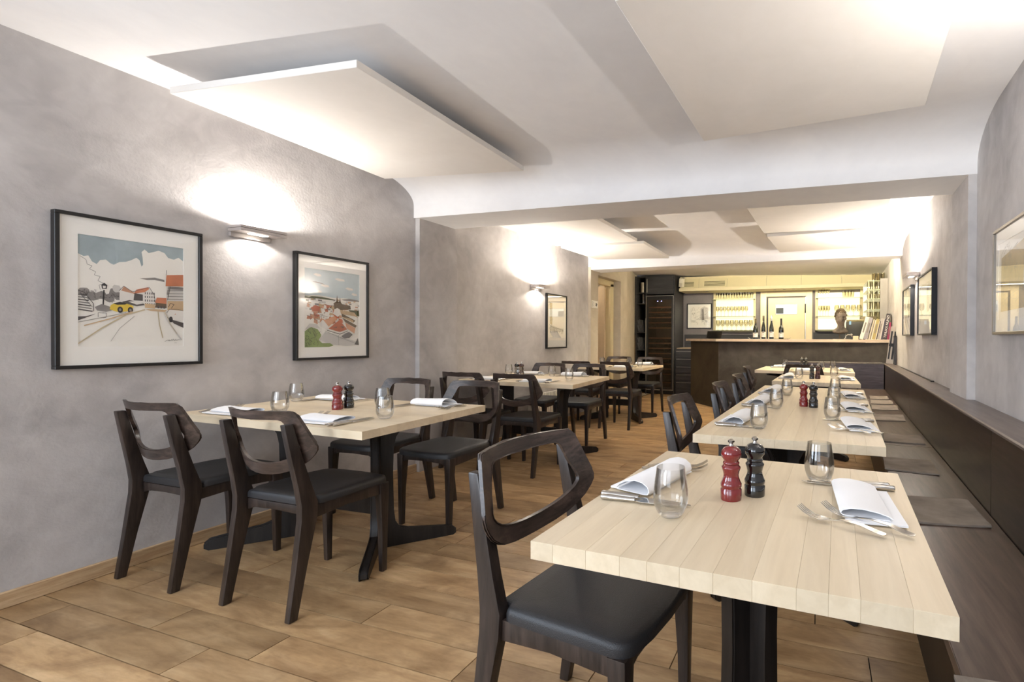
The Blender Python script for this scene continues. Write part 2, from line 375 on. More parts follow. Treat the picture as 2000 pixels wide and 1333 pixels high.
# oak skirting along the left wall
bm = B(); box(bm, XL, XL+0.018, YF, 3.19, 0, 0.068, 0, 0.003); structure('baseboard_left', bm, M_SKIRT)
bm = B(); box(bm, XL, XL+0.018, 3.63, 6.39, 0, 0.068, 0, 0.003); structure('baseboard_left_rear', bm, M_SKIRT)
# doorway: cream frame, leaf standing open, passage behind
bm = B(); box(bm, -3.44, -3.34, 7.40, 7.52, 0, 2.06); box(bm, -3.44, -3.34, 6.64, 7.52, 2.02, 2.11); box(bm, -3.44, -3.34, 6.64, 6.70, 0, 2.06)
d1 = structure('door_1', bm, M_CREAM)
leaf = boxo('door_leaf', -4.15, -3.44, 7.36, 7.40, 0.0, 2.02, plain('leaf_paint', rgb(206, 184, 158), 0.5), d1); leaf.location = (-3.79, 7.38, 1.01)
bm = B(); box(bm, -4.6, -4.5, 5.6, 9.2, 0, 2.6); box(bm, -4.6, -3.6, 5.5, 5.6, 0, 2.6); box(bm, -4.6, -3.6, 9.2, 9.3, 0, 2.6); box(bm, -4.6, -3.3, 5.5, 9.3, -0.1, 0.0)
structure('wall_passage', bm, M_WALL2)

point('passage_lamp', (-4.0, 7.0, 2.3), 6, 0.05, (1, 0.88, 0.66))
# ------------------------------------------------------------------ ceiling panels
def ceiling_panel(label, low, th, group=None):
    """low: four corners of the underside (x,y,z) going round"""
    cx = sum(p[0] for p in low)/4; cy = sum(p[1] for p in low)/4
    t = thing('ceiling_panel', label, 'ceiling panel', (cx, cy, low[0][2]), 0, group); z0 = low[0][2]
    bm = B(); hexa(bm, [(x-cx, y-cy, z-z0) for x, y, z in low]+[(x-cx, y-cy, z-z0+th) for x, y, z in low])
    bmesh.ops.bevel(bm, geom=bm.edges[:], offset=0.002, segments=1, affect='EDGES')
    obj('board', finish(bm, 'board', M_PANEL), t)
    for i in range(4):
        x, y, z = low[i]; x = cx+(x-cx)*0.55; y = cy+(y-cy)*0.55; z = z0+(low[i][2]-z0)*0.55+th*0.8
        bm = B(); lathe(bm, [(0, z-z0), (0.012, z-z0), (0.012, ceil_z(x)-z0+0.01), (0, ceil_z(x)-z0+0.01)], 10, x-cx, y-cy); obj('spacer', finish(bm, 'spacer', M_ALU), t)
    return t
ceiling_panel('white ceiling panel hung over the front left table', [(-2.995, 1.455, 2.325), (-1.885, 1.535, 2.305), (-1.945, 2.843, 2.305), (-3.07, 2.728, 2.325)], 0.034)
ceiling_panel('large white ceiling panel hung over the front right table', [(-0.646, 1.455, 2.268), (0.40, 1.40, 2.245), (0.474, 2.505, 2.245), (-0.620, 2.645, 2.268)], 0.030)
ceiling_panel('white ceiling panel of the rear left pair, next to the first beam', [(-3.03, 3.98, 2.262), (-1.962, 3.98, 2.255), (-1.972, 5.10, 2.255), (-3.02, 5.10, 2.262)], 0.034)
ceiling_panel('lower white ceiling panel of the rear left pair, by the second beam', [(-3.03, 5.22, 2.262), (-1.938, 5.22, 2.252), (-1.958, 6.28, 2.252), (-3.0, 6.17, 2.262)], 0.034)
ceiling_panel('white ceiling panel of the rear right pair, next to the first beam', [(-0.575, 4.05, 2.25), (0.525, 3.99, 2.225), (0.57, 4.99, 2.225), (-0.54, 5.07, 2.25)], 0.034)
ceiling_panel('lower white ceiling panel of the rear right pair, by the second beam', [(-0.522, 5.22, 2.243), (0.572, 5.03, 2.222), (0.603, 6.04, 2.222), (-0.461, 6.21, 2.243)], 0.034)

# ------------------------------------------------------------------ wall lights
def sconce(label, loc, rz, e_up, e_dn, tint=(1, 0.95, 0.89), group='flat wall uplighters'):
    """local x points out of the wall"""
    t = thing('wall_light', label, 'wall light', loc, rz, group)
    bm = B(); box(bm, 0.012, 0.125, -0.125, 0.125, -0.001, 0.014, 0, 0.001); obj('top_plate', finish(bm, 'top_plate', M_SCONCE), t)
    bm = B(); box(bm, 0.012, 0.125, -0.125, 0.125, -0.020, -0.003, 0, 0.001); obj('bottom_plate', finish(bm, 'bottom_plate', M_SCONCE), t)
    bm = B(); box(bm, 0, 0.02, -0.115, 0.095, -0.045, 0.01, 0, 0.001); obj('wall_bracket', finish(bm, 'wall_bracket', M_SCONCE), t)
    bm = B(); box(bm, 0.045, 0.085, -0.045, 0.045, -0.023, -0.0195); obj('lens', finish(bm, 'lens', M_LAMP), t)
    d = Vector((math.cos(rz), math.sin(rz), 0))
    p = Vector(loc)+d*0.062
    for nm, dz, e, r_, rx, ang_ in (('uplight', 0.022, e_up, 0.012, R(180), 176), ('downlight', -0.026, e_dn, 0.010, 0, 150)):
        l = bpy.data.lights.new(nm, 'SPOT'); l.energy = e; l.shadow_soft_size = r_; l.color = tint; l.spot_size = R(ang_); l.spot_blend = 0.25
        o = bpy.data.objects.new(nm, l); COL.objects.link(o); o.location = p+Vector((0, 0, dz)); o.rotation_euler = (rx, 0, 0)
sconce('grey slab wall light between the two left watercolours', (XL, 1.955, 1.775), 0, 11.5, 2.2)
sconce('small grey slab wall light on the left wall before the narrow picture', (XL, 5.0, 1.768), 0, 36, 4, (1, 0.93, 0.83))
sconce('pale slab wall light on the right wall above the two mirror-like pictures', (xr(5.15), 5.15, 1.775), PI, 42, 3.5, (1, 0.93, 0.83))
sconce('grey slab wall light on the right wall over the front bench', (xr(1.45), 1.45, 1.775), PI, 12, 2.2)

# ------------------------------------------------------------------ bench along the right wall
def xf(y): return 0.238+0.042*y      # front edge of the seat
def xb(y): return 0.55+0.046*y       # face of the back
t = thing('wall_bench', 'long dark wooden bench with high back along the right wall', 'bench', (0.5, 3.0, 0))
def bpart(name, pts_lo, z0, z1, m, parent=t, o=(0.5, 3.0), bev=0.002):
    cx = sum(p[0] for p in pts_lo)/len(pts_lo); cy = sum(p[1] for p in pts_lo)/len(pts_lo)
    bm = B(); hexa(bm, [(x-cx, y-cy, z0) for x, y in pts_lo]+[(x-cx, y-cy, z1) for x, y in pts_lo])
    if bev: bmesh.ops.bevel(bm, geom=bm.edges[:], offset=bev, segments=2, affect='EDGES')
    return obj(name, finish(bm, name, m), parent, (cx-o[0], cy-o[1], 0))
ys = [-0.3, 3.40, 7.10]
for a, b in zip(ys, ys[1:]):
    bpart('seat_board', [(xf(a), a+0.0008), (xb(a)-0.002, a+0.0008), (xb(b)-0.002, b-0.0008), (xf(b), b-0.0008)], 0.425, 0.46, M_BENCH)
    bpart('plinth_panel', [(xf(a)+0.05, a), (xf(a)+0.07, a), (xf(b)+0.07, b), (xf(b)+0.05, b)], 0.0, 0.424, M_PED, bev=0)
for a, b in zip([-0.3, 2.17, 4.56, ], [2.17, 4.56, 7.12]):
    bpart('back_panel', [(xb(a), a+0.001), (xb(a)+0.022, a+0.001), (xb(b)+0.022, b-0.001), (xb(b), b-0.001)], 0.40, 0.792, M_BACK, bev=0.001)
LEDGE = wood('ledge_wood', rgb(84, 72, 66), rgb(104, 92, 85), rgb(122, 110, 102), 'Y', 0.6, 0.32, varo=0.03)
for a, b in ((-0.3, 3.6), (3.6, 7.5)):
    bpart('ledge_board', [(xb(a)-0.004, a+0.0006), (xr(a)-0.001, a+0.0006), (xr(b)-0.001, b-0.0006), (xb(b)-0.004, b-0.0006)], 0.7925, 0.81, LEDGE)
bpart('edge_strip', [(xb(-.3)-0.0055, -.3), (xb(-.3)-0.0038, -.3), (xb(7.12)-0.0038, 7.12), (xb(7.12)-0.0055, 7.12)], 0.803, 0.8105, plain('worn_edge', rgb(178, 164, 150), 0.5), bev=0)
# return bench in front of the bar
t = thing('end_bench', 'purplish grey wooden bench back and seat in front of the bar', 'bench', (0.2, 7.0, 0))
for a, b in ((-0.44, 0.22), (0.22, 0.868)):
    boxo('back_panel', a+0.001, b-0.001, 7.12, 7.142, 0.40, 0.80, M_ENDB, t, 0.001, ).location = ((a+b)/2-0.2, 0.131, 0.6)
o = boxo('ledge_board', -0.455, 0.868, 7.116, 7.345, 0.80, 0.816, LEDGE, t, 0.002); o.location = (o.location.x-0.2, o.location.y-7.0, o.location.z)
o = boxo('side_panel', -0.46, -0.442, 6.74, 7.30, 0.0, 0.80, plain('daylit_blue_panel', rgb(96, 100, 116), 0.5), t, 0.001); o.location = (o.location.x-0.2, o.location.y-7.0, o.location.z)  # blue daylight falling on this face is put into the panel's colour
o = boxo('seat_board', -0.44, 0.868, 7.104, 7.118, 0.42, 0.46, M_BENCH, t, 0.001); o.location = (o.location.x-0.2, o.location.y-7.0, o.location.z)
o = boxo('seat_board', -0.44, xf(6.9)-0.003, 6.76, 7.102, 0.425, 0.46, M_BENCH, t, 0.002); o.location = (o.location.x-0.2, o.location.y-7.0, o.location.z)
o = boxo('plinth_panel', -0.44, xf(6.9), 6.80, 6.82, 0.0, 0.424, M_PED, t); o.location = (o.location.x-0.2, o.location.y-7.0, o.location.z)
# felt pads
pads = [([(.262, .76), (.560, .775), (.575, 1.125), (.268, 1.10)], 'grey felt seat pad on the bench at the bottom right corner of the view'),
        ([(.345, 1.977), (.608, 2.017), (.612, 2.326), (.362, 2.300)], 'grey felt seat pad on the bench beside the front right table'),
        ([(.342, 2.745), (.590, 2.71), (.612, 3.008), (.367, 3.02)], 'felt seat pad on the bench at the near end of the long right table'),
        ([(.429, 3.481), (.673, 3.469), (.700, 3.756), (.455, 3.765)], 'felt seat pad on the bench at the far half of the long right table'),
        ([(.466, 4.355), (.703, 4.394), (.741, 4.739), (.486, 4.684)], 'nearest of the four close-set felt pads farther down the bench'),
        ([(.504, 4.995), (.744, 5.037), (.778, 5.374), (.533, 5.366)], 'second of the four close-set felt pads farther down the bench'),
        ([(.538, 5.45), (.760, 5.46), (.786, 5.80), (.568, 5.78)], 'third of the four close-set felt pads farther down the bench'),
        ([(.575, 5.885), (.775, 5.898), (.794, 6.205), (.600, 6.195)], 'farthest felt seat pad on the bench, nearest the bar')]
for q, lab in pads:
    cx = sum(p[0] for p in q)/4; cy = sum(p[1] for p in q)/4; bm = B(); n = 8
    A = [Vector((x-cx, y-cy, 0)) for x, y in q]
    g0, g1 = [], []
    for i in range(n+1):
        r0, r1 = [], []
        for j in range(n+1):
            u, v = i/n, j/n; p = (A[0]*(1-u)+A[1]*u)*(1-v)+(A[3]*(1-u)+A[2]*u)*v
            lift = 0.004*max(0, (abs(u-0.5)*2)**6)*(0.4+0.6*math.sin(3*v+cy))
            r0.append(bm.verts.new(p+Vector((0, 0, 0.0004+max(0, lift))))); r1.append(bm.verts.new(p+Vector((0, 0, 0.0075+max(0, lift)+0.0006*math.sin(9*u+7*v)))))
        g0.append(r0); g1.append(r1)
    for i in range(n):
        for j in range(n):
            bm.faces.new((g0[i][j], g0[i][j+1], g0[i+1][j+1], g0[i+1][j])); bm.faces.new((g1[i][j], g1[i+1][j], g1[i+1][j+1], g1[i][j+1]))
    for i in range(n):
        bm.faces.new((g0[i][0], g0[i+1][0], g1[i+1][0], g1[i][0])); bm.faces.new((g0[i][n], g1[i][n], g1[i+1][n], g0[i+1][n]))
        bm.faces.new((g0[0][i], g1[0][i], g1[0][i+1], g0[0][i+1])); bm.faces.new((g0[n][i], g0[n][i+1], g1[n][i+1], g1[n][i]))
    setp(obj('seat_pad', finish(bm, 'seat_pad', M_FELT), None, (cx, cy, 0.46)), lab, 'seat pad', 'felt pads on the wall bench')

# ------------------------------------------------------------------ tables
PROF = [(0.30, 0.0), (0.375, 0.0), (0.392, 0.012), (0.392, 0.034), (0.372, 0.052), (0.32, 0.060), (0.15, 0.084), (0.105, 0.100), (0.084, 0.135), (0.076, 0.20), (0.072, 0.40),
        (0.075, 0.54), (0.086, 0.60), (0.112, 0.645), (0.16, 0.668), (0.30, 0.682), (0.312, 0.69), (0.315, 0.7135)]
def ped_slab(half=False):
    bm = B(); th = 0.019
    full = [(-r, z) for r, z in PROF[::-1]] + [(-0.24, 0.008), (0.24, 0.008)] + PROF
    # quad strips between left and right outline for clean shading
    L_ = [((-r if not half else -0.018), z) for r, z in PROF]; R_ = PROF
    a = [[bm.verts.new((x, y, z)) for y in (-th, th)] for x, z in R_]
    b = [[bm.verts.new((x, y, z)) for y in (-th, th)] for x, z in L_]
    for i in range(len(R_)-1):
        for s in (0, 1): bm.faces.new((a[i][s], a[i+1][s], b[i+1][s], b[i][s]))
        bm.faces.new((a[i][0], a[i+1][0], a[i+1][1], a[i][1])); bm.faces.new((b[i][0], b[i+1][0], b[i+1][1], b[i][1]))
    bm.faces.new((a[0][0], a[0][1], b[0][1], b[0][0])); bm.faces.new((a[-1][0], a[-1][1], b[-1][1], b[-1][0]))
    bm.normal_update()
    es = [e for e in bm.edges if len(e.link_faces) == 2 and e.link_faces[0].normal.dot(e.link_faces[1].normal) < 0.3 and abs(e.verts[0].co.y-e.verts[1].co.y) < 1e-4]
    bmesh.ops.bevel(bm, geom=es, offset=0.004, segments=2, affect='EDGES')
    return finish(bm, 'pedestal_slab', M_PED)
SLAB, HALF = ped_slab(), ped_slab(True)
def table(label, q, axis, n, peds, seed, stretch=None, ztop=0.75, th=0.036):
    """q: front-left, front-right, back-right, back-left corners of the top; strips run along axis"""
    cx = sum(p[0] for p in q)/4; cy = sum(p[1] for p in q)/4
    t = thing('dining_table', label, 'table', (cx, cy, 0), 0, 'light maple dining tables')
    A = [Vector((x-cx, y-cy, 0)) for x, y in q]; rg = random.Random(seed)
    w = [rg.uniform(0.8, 1.35) for _ in range(n)]; sw = sum(w); cuts = [0]
    for k in w: cuts.append(cuts[-1]+k/sw)
    def P(u, v): return (A[0]*(1-u)+A[1]*u)*(1-v)+(A[3]*(1-u)+A[2]*u)*v
    for a, b in zip(cuts, cuts[1:]):
        if axis == 'Y': cs = [P(a, 0), P(b, 0), P(b, 1), P(a, 1)]
        else: cs = [P(0, a), P(1, a), P(1, b), P(0, b)]
        c = sum(cs, Vector())/4; bm = B()
        gx = Vector((0.0001, 0, 0)) if axis == 'Y' else Vector((0, 0.0001, 0)); sg_ = (1, -1, -1, 1) if axis == 'Y' else (1, 1, -1, -1)
        cs = [p+gx*k_ for p, k_ in zip(cs, sg_)]
        hexa(bm, [(p.x-c.x, p.y-c.y, -th/2) for p in cs]+[(p.x-c.x, p.y-c.y, th/2) for p in cs])
        bmesh.ops.bevel(bm, geom=bm.edges[:], offset=0.0004, segments=1, affect='EDGES')
        obj('tabletop_strip', finish(bm, 'tabletop_strip', M_TOPY if axis == 'Y' else M_TOPX, 20), t, (c.x, c.y, ztop-th/2))
    for x, y, ang in peds:
        if ang in (0, 180, 90, -90):      # a pair of slabs spread like a V, feet pointing outwards
            for s in (ang-49, ang+49): obj('pedestal_slab', HALF, t, (x-cx, y-cy, 0), R(s))
        else:
            for s in (ang, ang+90): obj('pedestal_slab', SLAB, t, (x-cx, y-cy, 0), R(s))
    if stretch:
        (x0, y0), (x1, y1) = stretch; L = math.hypot(x1-x0, y1-y0); bm = B(); box(bm, -L/2+0.03, L/2-0.03, -0.014, 0.014, -0.045, 0.045, 0, 0.003)
        obj('stretcher', finish(bm, 'stretcher', M_PED), t, ((x0+x1)/2-cx, (y0+y1)/2-cy, 0.23), math.atan2(y1-y0, x1-x0))
    return t
T1 = table('front right maple table nearest the viewer with thick end grain edge', [(-0.533, 0.805), (0.197, 0.78), (0.229, 1.558), (-0.503, 1.604)], 'Y', 12, [(-0.155, 1.19, 52)], 1)
T2 = table('long right maple table laid for six behind the front right table', [(-0.492, 1.922), (0.244, 1.924), (0.345, 4.008), (-0.423, 4.122)], 'Y', 11, [(-0.13, 2.30, -90), (-0.07, 3.68, 90)], 2, ((-0.13, 2.30), (-0.07, 3.68)))
T3 = table('short right maple table behind the long right table', [(-0.405, 4.567), (0.366, 4.518), (0.375, 5.46), (-0.370, 5.46)], 'Y', 10, [(-0.03, 5.0, 52)], 3)
T4 = table('rear right maple table set crosswise before the bar', [(-0.752, 6.07), (0.417, 5.95), (0.448, 6.86), (-0.700, 6.95)], 'X', 10, [(-0.40, 6.45, 180), (0.10, 6.4, 0)], 4, ((-0.40, 6.45), (0.10, 6.4)))
L1 = table('front left maple table laid for four against the plaster wall', [(-3.150, 1.555), (-1.812, 1.501), (-1.848, 2.325), (-3.20, 2.312)], 'X', 9, [(-2.86, 1.95, 180), (-2.27, 1.97, 0)], 5, ((-2.86, 1.95), (-2.27, 1.97)))
L2 = table('middle left maple table laid for four with dark grinders', [(-3.215, 3.66), (-1.951, 3.563), (-2.040, 4.50), (-3.225, 4.52)], 'X', 9, [(-2.92, 4.07, 180), (-2.36, 4.05, 0)], 6, ((-2.92, 4.07), (-2.36, 4.05)))
L3 = table('rear left maple table nearest the tall wine cabinet', [(-3.19, 5.86), (-2.159, 5.804), (-2.163, 6.68), (-3.18, 6.68)], 'X', 8, [(-2.88, 6.25, 180), (-2.48, 6.25, 0)], 7, ((-2.88, 6.25), (-2.48, 6.25)))

# ------------------------------------------------------------------ chairs
def rear_post(s):
    """rear leg and back post in one piece, side s = -1/1; centre line in y-z"""
    bm = B(); secs = []
    for yc, z, d, w, x in ((-0.248, 0.0, 0.034, 0.030, 0.200), (-0.215, 0.20, 0.046, 0.032, 0.199), (-0.182, 0.395, 0.066, 0.034, 0.197), (-0.180, 0.455, 0.068, 0.034, 0.196),
                           (-0.199, 0.54, 0.054, 0.033, 0.193), (-0.226, 0.66, 0.044, 0.031, 0.188), (-0.254, 0.795, 0.034, 0.028, 0.184)):
        x *= s; secs.append([(x-w/2, yc-d/2, z), (x+w/2, yc-d/2, z), (x+w/2, yc+d/2, z), (x-w/2, yc+d/2, z)])
    sweep_rect(bm, secs, bev=0.005); return finish(bm, 'rear_leg', M_CHAIR, 40)
def front_leg(s):
    bm = B(); secs = []
    for yc, z, d, w, x in ((0.192, 0.0, 0.026, 0.026, 0.184), (0.190, 0.22, 0.034, 0.032, 0.185), (0.186, 0.38, 0.046, 0.042, 0.184), (0.184, 0.436, 0.050, 0.046, 0.183)):
        x *= s; secs.append([(x-w/2, yc-d/2, z), (x+w/2, yc-d/2, z), (x+w/2, yc+d/2, z), (x-w/2, yc+d/2, z)])
    sweep_rect(bm, secs, bev=0.005); return finish(bm, 'front_leg', M_CHAIR, 40)
def seat_frame():
    bm = B()
    for s in (-1, 1):
        secs = []
        for y, z0, x in ((-0.15, 0.385, 0.190), (0.0, 0.395, 0.189), (0.16, 0.385, 0.186)):
            secs.append([(s*x-0.012, y, z0), (s*x+0.012, y, z0), (s*x+0.012, y, 0.438), (s*x-0.012, y, 0.438)])
        sweep_rect(bm, secs, bev=0.003)
    for y in (-0.168, 0.190):
        secs = []
        for x, z0 in ((-0.17, 0.388), (-0.13, 0.402), (0, 0.406), (0.13, 0.402), (0.17, 0.388)):
            secs.append([(x, y-0.011, z0), (x, y+0.011, z0), (x, y+0.011, 0.438), (x, y-0.011, 0.438)])
        sweep_rect(bm, secs, bev=0.003)
    return finish(bm, 'seat_frame', M_CHAIR, 40)
def cushion():
    bm = B(); N = 14; out = []
    def hw(y): return 0.176 if y < -0.14 else (0.176+0.030*min(1, (y+0.14)/0.05) if y < -0.09 else 0.206)
    ring = []
    pts = [(-0.176, -0.176), (0.176, -0.176), (0.178, -0.145), (0.200, -0.135), (0.207, -0.12), (0.208, 0.0), (0.207, 0.10), (0.205, 0.175), (0.196, 0.200), (0.175, 0.215), (0.10, 0.226), (0.0, 0.230), (-0.10, 0.226),
           (-0.175, 0.215), (-0.196, 0.200), (-0.205, 0.175), (-0.207, 0.10), (-0.208, 0.0), (-0.207, -0.12), (-0.200, -0.135), (-0.178, -0.145)]
    levels = [(0.0, 0.440), (0.0, 0.458), (0.003, 0.467), (0.009, 0.4725), (0.022, 0.4755), (0.07, 0.472), (0.13, 0.4695)]
    rs = []
    for ins, z in levels:
        r_ = []
        for x, y in pts:
            d = math.hypot(x, y-0.02); k = max(0.0, (d-ins)/d)
            zz = z - (0.006*max(0, (y-0.12)/0.1) if ins < 0.05 else 0)
            r_.append(bm.verts.new((x*k, 0.02+(y-0.02)*k, zz)))
        rs.append(r_)
    n = len(pts)
    for a, b in zip(rs, rs[1:]):
        for i in range(n): bm.faces.new((a[i], a[(i+1) % n], b[(i+1) % n], b[i]))
    bm.faces.new(rs[0][::-1]); bm.faces.new(rs[-1])
    return finish(bm, 'seat_cushion', M_LEATHER, 60)
OUT = [(0, .847), (.05, .847), (.10, .847), (.145, .847), (.180, .846), (.193, .843), (.202, .832), (.214, .792), (.226, .748), (.238, .708), (.241, .694), (.238, .678), (.227, .660), (.204, .634), (.172, .611), (.135, .594), (.09, .582), (.045, .576), (0, .574)]
INN = [(0, .810), (.045, .810), (.085, .810), (.113, .810), (.133, .809), (.144, .805), (.151, .796), (.162, .766), (.174, .734), (.185, .706), (.189, .694), (.186, .682), (.173, .668), (.150, .653), (.124, .641), (.095, .632), (.065, .626), (.032, .622), (0, .621)]
def back_ring():
    bm = B(); th = 0.013
    def yy(x, z):
        yp = -0.172 - (z-0.54)*0.236     # front face line of the posts
        return yp + 1.35*(x*x-0.183**2)
    def full(h): return [(x, z) for x, z in h] + [(-x, z) for x, z in h[-2:0:-1]]
    o_, i_ = full(OUT), full(INN); n = len(o_)
    V = []
    for pts in (o_, i_):
        V.append([[bm.verts.new((x, yy(x, z)+d, z)) for d in (0.0, th)] for x, z in pts])
    MID = [[bm.verts.new(((a[0]+b[0])/2, yy((a[0]+b[0])/2, (a[1]+b[1])/2)+d, (a[1]+b[1])/2)) for d in (0.0, th)] for a, b in zip(o_, i_)]
    for k in range(n):
        j = (k+1) % n
        for s in (0, 1):
            bm.faces.new((V[0][k][s], V[0][j][s], MID[j][s], MID[k][s])); bm.faces.new((MID[k][s], MID[j][s], V[1][j][s], V[1][k][s]))
        bm.faces.new((V[0][k][0], V[0][j][0], V[0][j][1], V[0][k][1])); bm.faces.new((V[1][k][0], V[1][j][0], V[1][j][1], V[1][k][1]))
    bm.normal_update()
    es = [e for e in bm.edges if len(e.link_faces) == 2 and e.link_faces[0].normal.dot(e.link_faces[1].normal) ** 2 < 0.4 and abs(e.verts[0].co.y-e.verts[1].co.y) < 0.012]
    bmesh.ops.bevel(bm, geom=es, offset=0.003, segments=2, affect='EDGES')
    return finish(bm, 'backrest', M_CHAIRX, 40)
CH = [('rear_leg', rear_post(-1)), ('rear_leg', rear_post(1)), ('front_leg', front_leg(-1)), ('front_leg', front_leg(1)), ('seat_frame', seat_frame()), ('seat_cushion', cushion()), ('backrest', back_ring())]
def chair(x, y, deg, label, group):
    t = thing('dining_chair', label, 'chair', (x, y, 0), R(deg), group)
    for n, m in CH: obj(n, m, t)
    return t
GL, GR = 'dark chairs around the left tables', 'dark chairs at the right tables'
chair(-2.935, 1.585, 0, 'dark wooden chair at the near side of the front left table, beside the wall', GL)
chair(-2.205, 1.595, 0, 'dark wooden chair at the near side of the front left table, away from the wall', GL)
chair(-2.80, 2.455, 180, 'dark wooden chair at the far side of the front left table, beside the wall', GL)
chair(-2.225, 2.455, 178, 'dark wooden chair at the far right corner of the front left table, facing the viewer', GL)
chair(-2.93, 3.60, 0, 'dark wooden chair at the near side of the middle left table, beside the wall', GL)
chair(-2.40, 3.60, 0, 'dark wooden chair at the near side of the middle left table, next to the aisle', GL)
chair(-2.99, 4.68, 180, 'dark wooden chair at the far side of the middle left table, beside the wall', GL)
chair(-2.48, 4.68, 180, 'dark wooden chair at the far side of the middle left table, away from the wall', GL)
chair(-2.96, 5.70, 0, 'dark wooden chair at the near side of the rear left table, beside the wall', GL)
chair(-2.42, 5.72, 0, 'dark wooden chair at the near side of the rear left table, next to the aisle', GL)
chair(-3.02, 6.80, 180, 'dark chair at the far side of the rear left table, before the doorway', GL)
chair(-2.49, 6.80, 180, 'dark chair at the far side of the rear left table, before the wine cooler', GL)
chair(-0.578, 1.19, -97, 'large dark wooden chair in the foreground tucked under the front right table', GR)
chair(-0.44, 2.37, -88, 'dark wooden chair at the near end of the long right table', GR)
chair(-0.385, 3.19, -88, 'dark wooden chair at the middle of the long right table', GR)
chair(-0.38, 3.95, -88, 'dark wooden chair at the far end of the long right table', GR)
chair(-0.47, 5.15, -88, 'dark wooden chair at the short right table, farthest of the row', GR)
chair(-0.155, 6.02, 0, 'dark wooden chair with its back to the viewer at the rear right table', GR)

# ------------------------------------------------------------------ table ware
def glass_mesh():
    bm = B()
    pr = [(0, 0.0), (0.020, 0.0), (0.0245, 0.002), (0.031, 0.010), (0.0375, 0.026), (0.0400, 0.042), (0.0392, 0.060), (0.0365, 0.080), (0.0335, 0.098), (0.0320, 0.110),
          (0.0309, 0.110), (0.0324, 0.098), (0.0353, 0.080), (0.0380, 0.060), (0.0387, 0.042), (0.0360, 0.027), (0.029, 0.015), (0.018, 0.0105), (0, 0.010)]
    lathe(bm, pr, 32); return finish(bm, 'drinking_glass', M_GLASS, 60)
GLASS = glass_mesh()
def mill_meshes(m):
    bm = B()
    lathe(bm, [(0, 0), (0.0255, 0), (0.0262, 0.003), (0.0262, 0.026), (0.0245, 0.028), (0.0245, 0.031), (0.0262, 0.033), (0.0262, 0.040), (0.0238, 0.044), (0.0195, 0.056), (0.0190, 0.062), (0.0215, 0.072), (0.0235, 0.078),
               (0.0235, 0.081), (0.0205, 0.084), (0.0190, 0.087), (0, 0.087)], 28)
    body = finish(bm, 'body', m, 50); bm = B()
    lathe(bm, [(0, 0.0875), (0.0190, 0.0875), (0.0205, 0.089), (0.0205, 0.092), (0.0180, 0.095), (0.0195, 0.099), (0.0238, 0.105), (0.0252, 0.113), (0.0236, 0.121), (0.0185, 0.128), (0.0105, 0.132), (0, 0.133)], 28)
    head = finish(bm, 'head', m, 50); bm = B()
    lathe(bm, [(0, 0.1325), (0.0065, 0.1325), (0.0045, 0.137), (0.0045, 0.139), (0.0085, 0.142), (0.0085, 0.146), (0.004, 0.149), (0, 0.149)], 16)
    return body, head, finish(bm, 'knob', M_STEEL, 50)
MILLS = {'red': mill_meshes(M_RED), 'black': mill_meshes(M_BLK), 'dark red': mill_meshes(M_DRED)}
def mill(x, y, z, colour, where, k=1.0):
    t = thing('pepper_mill', '%s lacquered pepper mill %s' % (colour, where), 'pepper mill', (x, y, z), random.uniform(0, 6), 'lacquered pepper mills')
    t.scale = (k, k, k)
    for n, m in zip(('body', 'head', 'knob'), MILLS[colour]): obj(n, m, t)
def knife_mesh(L=0.235):
    bm = B(); h = L*0.43
    secs = []
    for t_, r in ((0, 0.006), (0.03, 0.0078), (0.5, 0.0068), (0.9, 0.0056), (1.0, 0.0066)): secs.append((0, h*t_, 0.0078, r))
    rings = []
    for x, y, z, r in secs: rings.append([bm.verts.new((x+r*1.15*math.cos(2*PI*i/10), y, z-0.0004+r*0.95*math.sin(2*PI*i/10))) for i in range(10)])
    for a, b in zip(rings, rings[1:]):
        for i in range(10): bm.faces.new((a[i], a[(i+1) % 10], b[(i+1) % 10], b[i]))
    bm.faces.new(rings[0]); bm.faces.new(rings[-1])
    handle = finish(bm, 'handle', M_STEEL, 50)
    bm = B(); w = 0.0095
    out = [(-0.003, h), (-w*0.9, h+0.012), (-w, h+0.05), (-w, L*0.80), (-w*0.55, L*0.93), (0.002, L*0.995), (0.006, L), (0.0075, L*0.96), (0.0078, h+0.02), (0.003, h)]
    poly_prism(bm, out, 0.0045, 0.006, 'XY'); 
    return handle, finish(bm, 'blade', M_STEEL)
def fork_mesh(L=0.20):
    bm = B()
    def zc(t):   # gentle S curve along the fork
        return 0.0035 + 0.010*max(0, math.sin(PI*min(1, t/0.72)))**2*0.9 + (0.017*((t-0.76)/0.24)**2 if t > 0.76 else 0)
    rows = []
    for t_, w in ((0, 0.004), (0.02, 0.0085), (0.10, 0.0095), (0.25, 0.0065), (0.45, 0.0036), (0.58, 0.0034), (0.64, 0.0060), (0.69, 0.0108), (0.74, 0.0122)):
        y = t_*L; z = zc(t_); rows.append([bm.verts.new((-w, y, z)), bm.verts.new((w, y, z)), bm.verts.new((w, y, z+0.0018)), bm.verts.new((-w, y, z+0.0018))])
    for a, b in zip(rows, rows[1:]):
        for i in range(4): bm.faces.new((a[i], a[(i+1) % 4], b[(i+1) % 4], b[i]))
    bm.faces.new(rows[0][::-1]); bm.faces.new(rows[-1])
    for k in range(4):
        x0 = -0.0122+k*0.00667; pr = []
        for t_, w in ((0.735, 0.0042), (0.82, 0.0040), (0.92, 0.0034), (1.0, 0.0014)):
            y = t_*L; z = zc(t_); c = x0+0.0022
            pr.append([(c-w/2, y, z), (c+w/2, y, z), (c+w/2, y, z+0.0016), (c-w/2, y, z+0.0016)])
        sweep_rect(bm, pr, bev=0)
    return finish(bm, 'fork', M_STEEL, 40)
